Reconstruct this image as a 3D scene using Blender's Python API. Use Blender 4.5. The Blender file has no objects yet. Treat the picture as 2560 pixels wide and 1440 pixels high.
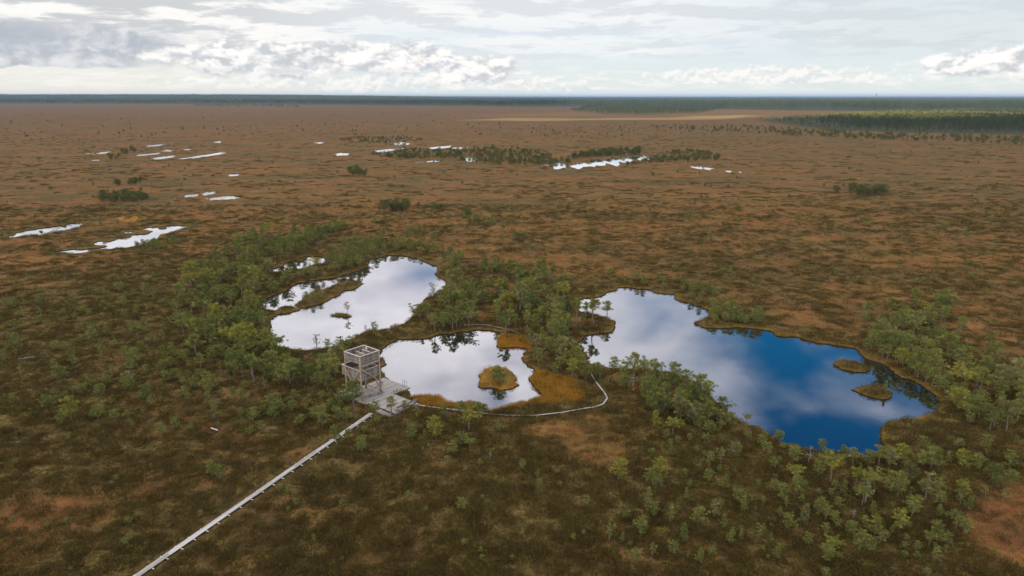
import bpy, bmesh, math, random
import numpy as np
from mathutils import Vector, Matrix
from mathutils.geometry import tessellate_polygon

S = bpy.context.scene
COL = S.collection
R = math.radians
rad = math.radians

# ------------------------------------------------------------------ camera
FPX, CAM_H, PITCH = 1780.0, 45.0, R(15.12)
cam_d = bpy.data.cameras.new('camera')
cam = bpy.data.objects.new('camera', cam_d)
COL.objects.link(cam)
cam.location = (0, 0, CAM_H)
cam.rotation_euler = (R(90) - PITCH, 0, 0)
cam_d.sensor_width = 36
cam_d.lens = 36 * FPX / 2560
cam_d.clip_start = 0.5
cam_d.clip_end = 80000
S.camera = cam

# ------------------------------------------------------------------ view / cycles
S.view_settings.view_transform = 'Standard'
S.view_settings.look = 'None'
S.view_settings.exposure = 0.06
S.view_settings.gamma = 1.0
S.render.engine = 'CYCLES'
cy = S.cycles
cy.max_bounces = 6
cy.diffuse_bounces = 2
cy.glossy_bounces = 3
cy.transmission_bounces = 3
cy.transparent_max_bounces = 8
cy.volume_bounces = 0
cy.sample_clamp_indirect = 4.0
cy.use_denoising = True
cy.denoiser = 'OPENIMAGEDENOISE'
cy.denoising_input_passes = 'RGB_ALBEDO_NORMAL'
cy.volume_step_rate = 4

# ------------------------------------------------------------------ sun
SUN_EL, SUN_AZ = 17.0, 212.0            # azimuth clockwise from +y: behind the camera, to the left
sv = Vector((math.sin(R(SUN_AZ)) * math.cos(R(SUN_EL)), math.cos(R(SUN_AZ)) * math.cos(R(SUN_EL)), math.sin(R(SUN_EL))))
sun_d = bpy.data.lights.new('sun', 'SUN')
sun_d.energy = 5.0
sun_d.angle = R(0.6)
sun_d.color = (1.0, 0.90, 0.74)
sun = bpy.data.objects.new('sun', sun_d)
COL.objects.link(sun)
sun.rotation_euler = sv.to_track_quat('Z', 'Y').to_euler()

# ------------------------------------------------------------------ node helper
class NT:
    def __init__(self, tree):
        self.t = tree
    def new(self, typ, **kw):
        n = self.t.nodes.new(typ)
        for k, v in kw.items():
            setattr(n, k, v)
        return n
    def put(self, sock, v):
        if hasattr(v, 'is_output'):
            self.t.links.new(v, sock)
        elif v is not None:
            if isinstance(v, (tuple, list)) and sock.type == 'RGBA' and len(v) == 3:
                v = (*v, 1)
            sock.default_value = v
    def m(self, op, a, b=None, c=None, clamp=False):
        n = self.new('ShaderNodeMath', operation=op)
        n.use_clamp = clamp
        for i, v in enumerate((a, b, c)):
            if v is not None:
                self.put(n.inputs[i], v)
        return n.outputs[0]
    def vm(self, op, a, b=None, s=None):
        n = self.new('ShaderNodeVectorMath', operation=op)
        self.put(n.inputs[0], a)
        if b is not None:
            self.put(n.inputs[1], b)
        if s is not None:
            self.put(n.inputs['Scale'], s)
        return n.outputs[0]
    def sm(self, x, a, b, lo=0.0, hi=1.0, typ='SMOOTHSTEP'):
        n = self.new('ShaderNodeMapRange', interpolation_type=typ)
        self.put(n.inputs[0], x)
        for i, v in enumerate((a, b, lo, hi)):
            self.put(n.inputs[i + 1], v)
        return n.outputs[0]
    def mix(self, f, a, b, mode='MIX'):
        n = self.new('ShaderNodeMix', data_type='RGBA', blend_type=mode)
        self.put(n.inputs[0], f)
        self.put(n.inputs[6], a)
        self.put(n.inputs[7], b)
        return n.outputs[2]
    def noise(self, vec, scale, detail=2.0, rough=0.5, dist=0.0, lac=2.0):
        n = self.new('ShaderNodeTexNoise')
        self.put(n.inputs['Vector'], vec)
        n.inputs['Scale'].default_value = scale
        n.inputs['Detail'].default_value = detail
        n.inputs['Roughness'].default_value = rough
        n.inputs['Distortion'].default_value = dist
        n.inputs['Lacunarity'].default_value = lac
        return n.outputs['Fac']
    def xyz(self, x, y, z):
        n = self.new('ShaderNodeCombineXYZ')
        for i, v in enumerate((x, y, z)):
            self.put(n.inputs[i], v)
        return n.outputs[0]
    def sep(self, v):
        n = self.new('ShaderNodeSeparateXYZ')
        self.put(n.inputs[0], v)
        return n.outputs
    def attr(self, name):
        n = self.new('ShaderNodeAttribute', attribute_name=name)
        return n
    def bump_mask(self, x, y, cx, cy_, rx, ry):
        """smooth round mask (1 in the middle, 0 outside) in two coordinates"""
        dx = self.m('DIVIDE', self.m('SUBTRACT', x, cx), rx)
        dy = self.m('DIVIDE', self.m('SUBTRACT', y, cy_), ry)
        d = self.m('ADD', self.m('MULTIPLY', dx, dx), self.m('MULTIPLY', dy, dy))
        return self.m('POWER', 2.718, self.m('MULTIPLY', d, -1.0))

# ------------------------------------------------------------------ sky
def build_world():
    w = bpy.data.worlds.new('World')
    S.world = w
    w.use_nodes = True
    t = w.node_tree
    t.nodes.clear()
    n = NT(t)
    out = n.new('ShaderNodeOutputWorld')
    bg = n.new('ShaderNodeBackground')
    t.links.new(bg.outputs[0], out.inputs[0])
    sky = n.new('ShaderNodeTexSky', sky_type='NISHITA')
    sky.sun_disc = False
    sky.sun_elevation = R(SUN_EL)
    sky.sun_rotation = R(SUN_AZ)
    sky.altitude = 0
    clear = n.vm('SCALE', sky.outputs[0], s=0.10)
    tc = n.new('ShaderNodeTexCoord')
    d = n.vm('NORMALIZE', tc.outputs['Generated'])
    x, y, z = n.sep(d)[0:3]
    deg = 180 / math.pi
    az = n.m('MULTIPLY', n.m('ARCTAN2', x, y), deg)
    el = n.m('MULTIPLY', n.m('ARCSINE', z), deg)
    # plane projected coordinates: a cloud layer seen in perspective
    zz = n.m('ADD', n.m('MAXIMUM', z, 0.0), 0.095)
    pl = n.xyz(n.m('DIVIDE', x, zz), n.m('DIVIDE', y, zz), 0.0)
    ae = n.xyz(az, n.m('MULTIPLY', el, 1.7), 3.0)

    # blue of the clear sky: pale near the horizon, deep further up on the right
    pale = n.mix(n.sm(el, 0.0, 5.5), (0.80, 0.86, 0.84), (0.66, 0.79, 0.90))
    pale = n.mix(n.sm(az, -8, -30), pale, (0.88, 0.87, 0.82))
    deep = n.mix(n.sm(el, 14, 30), (0.005, 0.190, 0.45), (0.002, 0.080, 0.235))
    hi = n.mix(n.sm(el, 6, 14), pale, n.mix(n.sm(el, 30, 60), deep, clear))
    base = hi

    # --- high stratocumulus sheet
    nA = n.noise(pl, 0.42, 6, 0.62, 0.5)
    nB = n.noise(n.vm('ADD', pl, (7.3, 2.1, 1.0)), 1.75, 8, 0.64, 0.3)
    nB2 = n.noise(n.vm('ADD', pl, (7.42, 1.75, 1.0)), 1.75, 8, 0.64, 0.3)
    nC = n.noise(n.vm('ADD', pl, (3.3, 9.1, 4.0)), 0.16, 3, 0.5)
    cover = n.m('ADD', n.m('MULTIPLY', nA, 0.75), n.m('MULTIPLY', nC, 0.45))
    cov = n.sm(cover, 0.44, 0.70)
    cov = n.m('MAXIMUM', cov, n.sm(az, 2, -20))           # the left is fully clouded
    cov = n.m('MAXIMUM', cov, n.m('MULTIPLY', n.sm(el, 3.2, 5.6), 0.8))
    low = n.sm(n.m('ADD', el, n.m('MULTIPLY', nB, 1.6)), 2.6, 4.6)
    cov = n.m('MULTIPLY', cov, low)
    shade = n.m('ADD', n.m('MULTIPLY', nB, 0.85), n.m('MULTIPLY', nC, 0.35))
    shade = n.m('ADD', shade, n.m('MULTIPLY', n.m('SUBTRACT', nB, nB2), 1.7))
    shade = n.sm(n.m('ADD', shade, n.sm(az, 10, -34, -0.03, 0.15, 'LINEAR')), 0.47, 0.80)
    dark = n.mix(n.sm(az, -6, -30), (0.73, 0.75, 0.77), (0.53, 0.565, 0.61))
    sheet = n.mix(n.m('MULTIPLY', shade, 0.9), (0.98, 0.975, 0.96), dark)
    sheet = n.mix(n.m('MULTIPLY', n.sm(az, 5, 30), 0.62), sheet, (0.60, 0.68, 0.71))
    c = n.mix(n.m('MULTIPLY', cov, 0.90), base, sheet)

    # --- high cloud that the ponds mirror (elevation above about ten degrees)
    up = n.sm(el, 7, 13)
    nD = n.noise(n.xyz(az, n.m('MULTIPLY', el, 1.9), 9.0), 0.085, 4, 0.5, 0.4)
    nE = n.noise(n.xyz(n.m('MULTIPLY', az, 0.8), n.m('MULTIPLY', el, 1.9), 2.0), 0.18, 5, 0.52, 0.3)
    side = n.sm(n.m('SUBTRACT', az, n.m('MULTIPLY', n.m('SUBTRACT', el, 18), 0.45)), 4.0, 22.0, 1.0, 0.0)
    side = n.m('MAXIMUM', side, n.sm(el, 33, 48, 0.0, 0.8))
    side = n.m('MAXIMUM', side, n.sm(az, 42, 70, 0.0, 0.7))
    hole = n.bump_mask(az, el, -7.0, 14.2, 3.6, 1.9)
    hole2 = n.bump_mask(az, el, -1.2, 23.6, 1.6, 2.5)
    hole3 = n.bump_mask(az, el, -9.0, 18.2, 4.5, 1.0)
    dens = n.m('ADD', n.m('MULTIPLY', side, 0.95), n.m('MULTIPLY', n.m('SUBTRACT', nD, 0.5), 1.15))
    dens = n.m('ADD', dens, n.m('MULTIPLY', n.m('SUBTRACT', nE, 0.5), 0.70))
    dens = n.m('SUBTRACT', dens, n.m('MULTIPLY', hole, 0.55))
    dens = n.m('SUBTRACT', dens, n.m('MULTIPLY', hole2, 0.42))
    dens = n.m('SUBTRACT', dens, n.m('MULTIPLY', hole3, 0.22))
    st1 = n.bump_mask(az, n.m('ADD', el, n.m('MULTIPLY', az, 0.15)), 29, 26.5, 7, 1.0)
    st2 = n.bump_mask(az, el, 27, 16.8, 5, 0.9)
    dens = n.m('ADD', dens, n.m('MULTIPLY', n.m('MAXIMUM', n.m('MULTIPLY', st1, 0.5), st2), 0.30))
    dens = n.sm(dens, 0.02, 0.80)
    hc = n.mix(n.sm(nE, 0.30, 0.70), (0.88, 0.87, 0.95), (1.40, 1.36, 1.38))
    hc = n.mix(n.sm(az, 0, 16), hc, (0.90, 0.92, 1.0))
    hc = n.mix(n.sm(el, 38, 60), hc, (1.55, 1.52, 1.46))
    c = n.mix(up, c, n.mix(dens, base, hc))

    # --- big grey bank on the left
    nG = n.noise(ae, 0.30, 8, 0.60, 0.4)
    nG2 = n.noise(n.vm('ADD', ae, (-0.5, 0.9, 0.0)), 0.30, 8, 0.60, 0.4)
    bank = n.m('MULTIPLY', n.sm(n.m('ADD', el, n.m('MULTIPLY', nG, 0.8)), 1.95, 2.35), n.sm(el, 6.0, 2.8))
    bank = n.m('MULTIPLY', bank, n.sm(n.m('ADD', az, n.m('MULTIPLY', el, -2.2)), -23.0, -38.0))
    bank = n.sm(n.m('ADD', n.m('MULTIPLY', bank, 0.75), n.m('MULTIPLY', nG, 0.85)), 0.66, 0.98)
    emb = n.sm(n.m('SUBTRACT', nG, nG2), -0.10, 0.16)
    bankc = n.mix(emb, (0.45, 0.50, 0.575), (0.76, 0.78, 0.81))
    c = n.mix(n.m('MULTIPLY', bank, 0.88), c, bankc)

    # --- cumulus along the horizon
    def puffs(q, sc, off):
        a_ = n.noise(q, sc, 9, 0.58, 0.12)
        b_ = n.noise(n.vm('ADD', q, off), sc, 9, 0.58, 0.12)
        return a_, n.m('SUBTRACT', a_, b_)
    nH, dH = puffs(ae, 0.40, (-0.3, 0.85, 0.0))
    nS, dS = puffs(n.xyz(az, n.m('MULTIPLY', el, 1.25), 14.0), 0.95, (-0.12, 0.32, 0.0))
    nT, dT = puffs(n.xyz(az, n.m('MULTIPLY', el, 1.5), 27.0), 0.60, (-0.2, 0.55, 0.0))
    # back row, low and hazy
    mE = n.bump_mask(az, el, -9, 0.95, 19.0, 0.85)
    mF = n.m('MULTIPLY', n.bump_mask(az, el, 3.5, 0.5, 8.0, 0.35), 0.8)
    mD = n.m('MULTIPLY', n.bump_mask(az, el, 18.5, 1.35, 13.0, 0.95), n.sm(el, 0.62, 0.90))
    sml = n.m('MAXIMUM', mD, n.m('MAXIMUM', mE, mF))
    sml = n.sm(n.m('ADD', n.m('MULTIPLY', sml, 0.62), nS), 0.85, 1.0)
    c = n.mix(n.m('MULTIPLY', sml, 0.85), c, n.mix(n.sm(dS, -0.09, 0.07), (0.76, 0.81, 0.84), (1.0, 0.985, 0.95)))
    vb = n.m('MULTIPLY', n.sm(el, 0.1, 0.7), n.sm(el, 2.6, 1.2))
    nV = n.noise(n.xyz(n.m('MULTIPLY', az, 0.5), n.m('MULTIPLY', el, 3.0), 5.0), 0.9, 7, 0.62, 0.2)
    c = n.mix(n.m('MULTIPLY', vb, n.sm(nV, 0.46, 0.66, 0.0, 0.6)), c, (1.0, 0.99, 0.965))
    c = n.mix(n.m('MULTIPLY', vb, n.sm(nV, 0.44, 0.30, 0.0, 0.35)), c, (0.68, 0.73, 0.77))
    # middle rows
    mA = n.bump_mask(az, el, -18.0, 2.5, 9.5, 1.5)
    mA2 = n.bump_mask(az, el, -9.5, 2.7, 7.0, 1.5)
    mB = n.bump_mask(az, el, -3.2, 1.9, 4.4, 1.35)
    mC = n.bump_mask(az, el, 35.0, 2.1, 7.0, 1.15)
    big = n.m('MAXIMUM', n.m('MAXIMUM', mA, mA2), n.m('MAXIMUM', mB, mC))
    b1 = n.sm(n.m('ADD', n.m('MULTIPLY', big, 0.78), nT), 0.80, 1.02)
    c = n.mix(b1, c, n.mix(n.sm(dT, -0.10, 0.09), (0.60, 0.64, 0.69), (1.0, 0.99, 0.97)))
    b2 = n.sm(n.m('ADD', n.m('MULTIPLY', big, 0.62), nH), 0.92, 1.01)
    c = n.mix(b2, c, n.mix(n.sm(dH, -0.10, 0.08), (0.60, 0.635, 0.68), (1.04, 1.02, 1.0)))
    # flat grey bases
    fb = n.m('MULTIPLY', n.bump_mask(az, el, -16, 1.75, 9, 0.30), n.sm(nT, 0.42, 0.60))
    c = n.mix(n.m('MULTIPLY', fb, 0.65), c, (0.60, 0.64, 0.69))

    c = n.mix(n.sm(el, 12, 7), c, n.mix(1.0, c, (1.0, 0.985, 0.97), 'MULTIPLY'))
    # below the horizon: dull ground tone
    c = n.mix(n.sm(el, -0.5, -3.0), c, (0.16, 0.14, 0.11))
    t.links.new(c, bg.inputs[0])
    bg.inputs[1].default_value = 1.0
    w.cycles.sampling_method = 'MANUAL'
    w.cycles.sample_map_resolution = 512
build_world()

# ------------------------------------------------------------------ geometry helpers
def G(px, py, z=0.0):
    """point of the plane at height z that the photograph shows at pixel (px, py) of 2560x1440"""
    u, v = (px - 1280) / FPX, (720 - py) / FPX
    dy = math.cos(PITCH) + v * math.sin(PITCH)
    dz = -math.sin(PITCH) + v * math.cos(PITCH)
    t = (z - CAM_H) / dz
    return (u * t, dy * t)
def top_height(y, py):
    v = (720 - py) / FPX
    return CAM_H + y * (v * math.cos(PITCH) - math.sin(PITCH)) / (math.cos(PITCH) + v * math.sin(PITCH))
def pxh(x, y, h):
    """(px, py, apparent height in photo pixels) of something h high that stands at x, y"""
    def pr(z):
        dz = z - CAM_H
        w = y * math.cos(PITCH) - dz * math.sin(PITCH)
        return 1280 + FPX * x / w, 720 - FPX * (y * math.sin(PITCH) + dz * math.cos(PITCH)) / w
    a, b = pr(0), pr(h)
    return a[0], a[1], a[1] - b[1]

def poly(ox, oy, s, pts):
    return np.array([G(ox + a / s, oy + b / s) for a, b in pts])

def link(name, me, parent=None):
    o = bpy.data.objects.new(name, me)
    COL.objects.link(o)
    if parent is not None:
        o.parent = parent
    return o
def tag(o, label=None, cat=None, group=None, kind=None):
    if label: o['label'] = label
    if cat: o['category'] = cat
    if group: o['group'] = group
    if kind: o['kind'] = kind
    return o
def empty(name, loc, rz=0.0):
    o = bpy.data.objects.new(name, None)
    COL.objects.link(o)
    o.location = loc
    o.rotation_euler = (0, 0, rz)
    o.empty_display_size = 0.3
    return o

class MB:
    """collects boxes, bars and tubes, then links them as one mesh object"""
    def __init__(self):
        self.v, self.f = [], []
    def add(self, vs, fs):
        k = len(self.v)
        self.v += [tuple(p) for p in vs]
        self.f += [tuple(i + k for i in q) for q in fs]
    def box(self, c, sx, sy, sz, rot=None):
        m = rot or Matrix.Identity(3)
        vs = []
        for dz in (-1, 1):
            for dx, dy in ((-1, -1), (1, -1), (1, 1), (-1, 1)):
                vs.append(Vector(c) + m @ Vector((dx * sx / 2, dy * sy / 2, dz * sz / 2)))
        self.add(vs, [(3, 2, 1, 0), (4, 5, 6, 7), (0, 1, 5, 4), (1, 2, 6, 5), (2, 3, 7, 6), (3, 0, 4, 7)])
    def bar(self, a, b, w, h, up=(0, 0, 1)):
        a, b = Vector(a), Vector(b)
        d = b - a
        L = d.length
        ez = d.normalized()
        ex = ez.cross(Vector(up))
        if ex.length < 1e-4:
            ex = Vector((1, 0, 0))
        ex.normalize()
        ey = ex.cross(ez)
        m = Matrix((ex, ez, ey)).transposed()
        self.box((a + b) / 2, w, L, h, m)
    def tube(self, pts, rads, n=8, cap=True):
        pts = [Vector(p) for p in pts]
        k0 = len(self.v)
        for i, p in enumerate(pts):
            d = (pts[min(i + 1, len(pts) - 1)] - pts[max(i - 1, 0)]).normalized()
            ex = d.cross(Vector((0.31, 0.95, 0.11)))
            if ex.length < 1e-3:
                ex = d.cross(Vector((1, 0, 0)))
            ex.normalize()
            ey = d.cross(ex)
            for j in range(n):
                a = 2 * math.pi * j / n
                self.v.append(tuple(p + (ex * math.cos(a) + ey * math.sin(a)) * rads[i]))
        for i in range(len(pts) - 1):
            for j in range(n):
                a, b = k0 + i * n + j, k0 + i * n + (j + 1) % n
                self.f.append((a, b, b + n, a + n))
        if cap:
            self.f.append(tuple(k0 + j for j in reversed(range(n))))
            e = k0 + (len(pts) - 1) * n
            self.f.append(tuple(e + j for j in range(n)))
    def mesh(self, name, mat=None, smooth=False):
        me = bpy.data.meshes.new(name)
        me.from_pydata(self.v, [], self.f)
        if mat is not None:
            me.materials.append(mat)
        if smooth:
            me.polygons.foreach_set('use_smooth', [True] * len(me.polygons))
        me.update()
        return me
    def build(self, name, mat, parent=None, smooth=False):
        return link(name, self.mesh(name, mat, smooth), parent)

# value noise for the terrain and the plant cover
def _h(ix, iy, seed):
    h = (ix.astype(np.int64) * 374761393 + iy.astype(np.int64) * 668265263 + seed * 974711) & 0x7fffffff
    h = ((h ^ (h >> 13)) * 1274126177) & 0x7fffffff
    return ((h ^ (h >> 16)) & 0xffff) / 65535.0
def vnoise(x, y, seed=0):
    ix, iy = np.floor(x), np.floor(y)
    fx, fy = x - ix, y - iy
    fx = fx * fx * (3 - 2 * fx)
    fy = fy * fy * (3 - 2 * fy)
    a, b = _h(ix, iy, seed), _h(ix + 1, iy, seed)
    c, d = _h(ix, iy + 1, seed), _h(ix + 1, iy + 1, seed)
    return (a * (1 - fx) + b * fx) * (1 - fy) + (c * (1 - fx) + d * fx) * fy
def fbm(x, y, seed=0, o=4):
    s, amp, t = 0.0, 1.0, 0.0
    for i in range(o):
        s = s + vnoise(x * 2 ** i + 17.3 * i, y * 2 ** i - 9.1 * i, seed + i) * amp
        t += amp
        amp *= 0.5
    return s / t
def sstep(x, a, b):
    t = np.clip((x - a) / (b - a), 0, 1)
    return t * t * (3 - 2 * t)

def inside(poly_, x, y):
    r = np.zeros(x.shape, bool)
    n = len(poly_)
    for i in range(n):
        x1, y1 = poly_[i]
        x2, y2 = poly_[(i + 1) % n]
        if y1 == y2:
            continue
        c = ((y1 > y) != (y2 > y)) & (x < (x2 - x1) * (y - y1) / (y2 - y1) + x1)
        r ^= c
    return r
def segdist(a, b, x, y):
    dx, dy = b[0] - a[0], b[1] - a[1]
    L = dx * dx + dy * dy + 1e-9
    t = np.clip(((x - a[0]) * dx + (y - a[1]) * dy) / L, 0, 1)
    return np.hypot(x - a[0] - t * dx, y - a[1] - t * dy)
def linedist(pts, x, y, closed=False):
    d = np.full(x.shape, 1e9)
    n = len(pts)
    for i in range(n if closed else n - 1):
        d = np.minimum(d, segdist(pts[i], pts[(i + 1) % n], x, y))
    return d

# ------------------------------------------------------------------ ponds: outlines and islands
POND_A = poly(480, 560, 4, [(690,835),(720,770),(800,720),(900,685),(1000,640),(1050,605),(1150,580),(1300,560),(1450,535),(1550,505),(1700,460),(1770,430),(1776,360),(1850,340),(1950,318),(2050,315),(2150,325),(2250,345),(2310,370),(2400,410),(2440,430),(2435,470),(2420,500),(2470,535),(2530,570),(2562,588),(2540,620),(2510,650),(2450,690),(2350,740),(2300,780),(2240,820),(2200,880),(2185,930),(2150,970),(2070,1020),(1960,1050),(1860,1060),(1760,1080),(1670,1105),(1600,1150),(1400,1215),(1250,1262),(1100,1262),(950,1235),(850,1195),(790,1130),(786,1100),(800,1020),(790,970),(810,932),(862,920),(864,898),(930,906),(1000,880),(1062,868),(1078,850),(1040,835),(950,830),(880,842),(820,868),(760,864),(705,855)])
ISL_A1 = poly(480, 560, 4, [(1010,820),(1040,790),(1080,775),(1110,735),(1200,690),(1280,660),(1400,625),(1480,592),(1600,572),(1690,572),(1718,600),(1690,622),(1600,660),(1530,668),(1500,710),(1420,745),(1330,790),(1250,820),(1130,840),(1060,825)])
ISL_A2 = poly(480, 560, 4, [(1400,918),(1440,902),(1530,895),(1590,905),(1618,925),(1590,945),(1530,947),(1470,936)])
POND_B = poly(480, 560, 4, [(800,462),(870,435),(920,425),(940,395),(1000,372),(1040,372),(1052,382),(1122,374),(1120,362),(1062,358),(1080,342),(1130,330),(1200,325),(1322,334),(1315,390),(1230,402),(1180,420),(1140,440),(1090,455),(1040,462),(1000,470),(980,452),(960,445),(930,436),(905,448),(950,462),(940,482),(880,486),(820,482)])
POND_C = poly(0, 0, 1, [(955,880),(962,873),(970,866),(980,857),(1000,850),(1030,850),(1075,847),(1105,837),(1120,837),(1145,832),(1190,827),(1220,829),(1240,832),(1245,840),(1242,849),(1236,853),(1239,865),(1257,871),(1295,869),(1322,872),(1310,882),(1302,897),(1317,917),(1334,933),(1318,946),(1322,964),(1344,979),(1360,992),(1322,1004),(1270,1013),(1224,1029),(1205,1018),(1190,1010),(1172,1006),(1153,1014),(1117,1007),(1107,998),(1100,991),(1070,988),(1047,988),(1033,993),(1022,994),(1028,985),(1022,980),(1000,980),(985,975),(968,957),(980,948),(976,944),(966,938),(958,931),(951,921),(957,917),(965,911),(962,905),(950,897)])
ISL_C = poly(0, 0, 1, [(1195,955),(1200,941),(1208,926),(1225,917),(1245,916),(1266,920),(1280,930),(1293,948),(1304,968),(1292,974),(1270,978),(1250,980),(1225,972),(1202,971),(1193,965)])
POND_D = poly(0, 0, 1, [(1442,772),(1446,758),(1454,750),(1470,746),(1495,745),(1510,736),(1525,732),(1545,727),(1547,720),(1570,720),(1595,724),(1620,727),(1645,734),(1681,737),(1687,746),(1707,755),(1732,762),(1760,772),(1780,777),(1766,790),(1736,809),(1752,820),(1790,823),(1839,821),(1894,823),(1922,828),(1945,841),(1995,845),(2025,855),(2070,862),(2112,870),(2137,872),(2152,890),(2170,902),(2195,910),(2220,922),(2232,937),(2252,947),(2282,955),(2297,966),(2320,980),(2345,995),(2342,1015),(2335,1035),(2295,1041),(2257,1044),(2225,1055),(2207,1067),(2196,1083),(2200,1103),(2203,1117),(2218,1126),(2190,1137),(2130,1139),(2080,1134),(2020,1125),(2000,1113),(1965,1106),(1930,1091),(1895,1070),(1855,1052),(1830,1037),(1815,1022),(1790,1008),(1770,987),(1750,966),(1720,946),(1690,936),(1645,928),(1595,922),(1545,920),(1510,916),(1487,914),(1467,907),(1470,897),(1467,882),(1457,867),(1451,857),(1466,842),(1493,837),(1530,830),(1537,822),(1534,812),(1540,804),(1520,795),(1482,785),(1446,782)])
ISL_D1 = poly(1920, 720, 4, [(640,775),(668,735),(720,718),(800,730),(880,745),(980,785),(1000,812),(970,840),(870,850),(800,832),(740,820),(690,802)])
ISL_D2 = poly(1920, 720, 4, [(835,1010),(870,988),(960,980),(1090,978),(1140,992),(1190,1030),(1235,1078),(1220,1105),(1130,1120),(1000,1108),(930,1085),(880,1062),(850,1040)])
POND_E = poly(0, 560, 4, [(565,280),(640,268),(720,258),(830,258),(900,250),(1000,240),(1060,232),(1095,222),(1080,212),(1000,215),(955,202),(950,185),(1000,170),(1100,175),(1160,160),(1155,140),(1240,138),(1310,130),(1330,110),(1400,105),(1480,100),(1497,95),(1522,75),(1480,66),(1420,60),(1430,45),(1500,35),(1600,30),(1700,15),(1800,18),(1860,20),(1880,40),(1850,45),(1800,55),(1750,75),(1640,100),(1590,112),(1585,130),(1600,150),(1540,160),(1470,180),(1390,215),(1280,235),(1170,250),(1060,258),(960,265),(870,285),(780,297),(690,304),(660,290),(600,289)])
ISL_E = poly(0, 560, 4, [(1582,40),(1600,30),(1640,33),(1660,42),(1630,50),(1595,49)])
POND_E2 = poly(0, 560, 4, [(1225,95),(1270,70),(1335,80),(1300,95),(1270,102)])
POND_F = poly(0, 560, 4, [(80,130),(180,90),(250,70),(350,55),(480,35),(600,15),(680,0),(820,-12),(800,25),(740,45),(660,70),(550,86),(420,110),(300,125),(150,137)])
ISL_F1 = poly(0, 560, 4, [(382,75),(405,66),(440,74),(432,86),(400,88)])
ISL_F2 = poly(0, 560, 4, [(610,14),(640,6),(668,14),(655,28),(625,30)])
NEAR_PONDS = [POND_A, POND_B, POND_C, POND_D, POND_E, POND_E2, POND_F]
ISLANDS = [ISL_A1, ISL_A2, ISL_C, ISL_D1, ISL_D2, ISL_E, ISL_F1, ISL_F2]
def pond_sd(x, y):
    """signed distance to the nearest shoreline: positive on land, negative in water"""
    x = np.asarray(x, float); y = np.asarray(y, float)
    d = np.full(x.shape, 1e9)
    wet = np.zeros(x.shape, bool)
    for p in NEAR_PONDS:
        lo, hi = p.min(0) - 40, p.max(0) + 40
        k = (x > lo[0]) & (x < hi[0]) & (y > lo[1]) & (y < hi[1])
        if not k.any():
            continue
        d[k] = np.minimum(d[k], linedist(p, x[k], y[k], True))
        wet[k] |= inside(p, x[k], y[k])
    for p in ISLANDS:
        lo, hi = p.min(0) - 40, p.max(0) + 40
        k = (x > lo[0]) & (x < hi[0]) & (y > lo[1]) & (y < hi[1])
        if not k.any():
            continue
        d[k] = np.minimum(d[k], linedist(p, x[k], y[k], True))
        wet[k] &= ~inside(p, x[k], y[k])
    d = np.minimum(d, 40.0)
    return np.where(wet, -d, d)

# far ponds, small bright slivers of water
FAR_PONDS = [
 [(458,490),(475,489),(497,488),(492,493),(465,495)], [(505,487),(515,483),(538,481),(536,486),(515,490)], [(512,499),(540,496),(570,492),(600,496),(585,500),(530,502)],
 [(569,440),(580,437),(597,438),(595,441),(575,442)], [(448,397),(490,392),(520,387),(558,382),(556,386),(520,392),(480,398),(452,399)], [(380,397),(400,394),(437,390),(438,394),(400,399)],
 [(332,389),(360,387),(398,383),(398,386),(360,390),(335,391)], [(405,379),(420,375),(433,377),(425,380)], [(366,365),(390,363),(410,361),(408,365),(370,368)], [(243,384),(260,381),(275,380),(272,384),(250,386)],
 [(215,385),(232,383),(230,387)], [(453,375),(476,374),(474,377)], [(532,356),(552,354),(550,358)], [(228,402),(250,400),(248,403)],
 [(839,386),(850,384),(874,385),(870,389),(845,390)], [(982,360),(1000,357),(1025,359),(1020,363),(990,363)], [(1072,370),(1100,367),(1127,365),(1125,370),(1080,373)], [(1130,371),(1150,369),(1170,370),(1165,374),(1135,374)],
 [(930,378),(970,374),(1010,371),(1008,375),(970,380),(935,381)], [(784,358),(805,356),(812,358),(800,360)], [(1160,397),(1178,395),(1187,403),(1170,406)],
 [(1350,416),(1400,412),(1440,410),(1480,404),(1520,398),(1560,395),(1600,392),(1636,394),(1620,398),(1580,404),(1540,412),(1500,416),(1450,420),(1400,421)],
 [(1035,407),(1070,404),(1110,400),(1108,404),(1060,408)], [(1727,419),(1750,418),(1782,422),(1775,426),(1745,424)], [(1813,429),(1825,428),(1832,431),(1820,433)], [(1845,431),(1853,431),(1853,434)]]

# ------------------------------------------------------------------ the timber deck and the boardwalks (plan positions)
DK_O = Vector((-17.49, 94.07, 0))
DK_A = R(50)
E1 = Vector((math.cos(DK_A), math.sin(DK_A), 0))
E2 = Vector((-math.sin(DK_A), math.cos(DK_A), 0))
def DK(a, b, z=0.0):
    return DK_O + E1 * a + E2 * b + Vector((0, 0, z))
DECK_POLY = np.array([tuple(DK(a, b))[:2] for a, b in ((0, 0), (5.5, 0), (5.6, 5.7), (8.85, 5.7), (8.85, 11.9), (0.3, 11.9), (0.3, 4.0))])
_wa, _wb = Vector((*G(341, 1440, 0.34), 0)), Vector((*G(922, 1038, 0.34), 0))
_wd = (_wb - _wa).normalized()
WALK = [tuple(_wa - _wd * 14)[:2], tuple(_wa)[:2], tuple(_wb)[:2], tuple(_wb + _wd * 0.7)[:2]]
TRAIL = [G(*p) for p in [(1043,1017),(1080,1023),(1130,1029),(1165,1033),(1225,1040),(1280,1044),(1340,1044),(1400,1037),(1450,1028),(1490,1022),(1508,1015),(1518,1001),(1510,985),(1492,962),(1476,936)]]
TRAIL2 = [G(*p) for p in [(1160,817),(1190,815),(1220,817),(1260,825),(1285,832),(1320,847)]]
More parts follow.
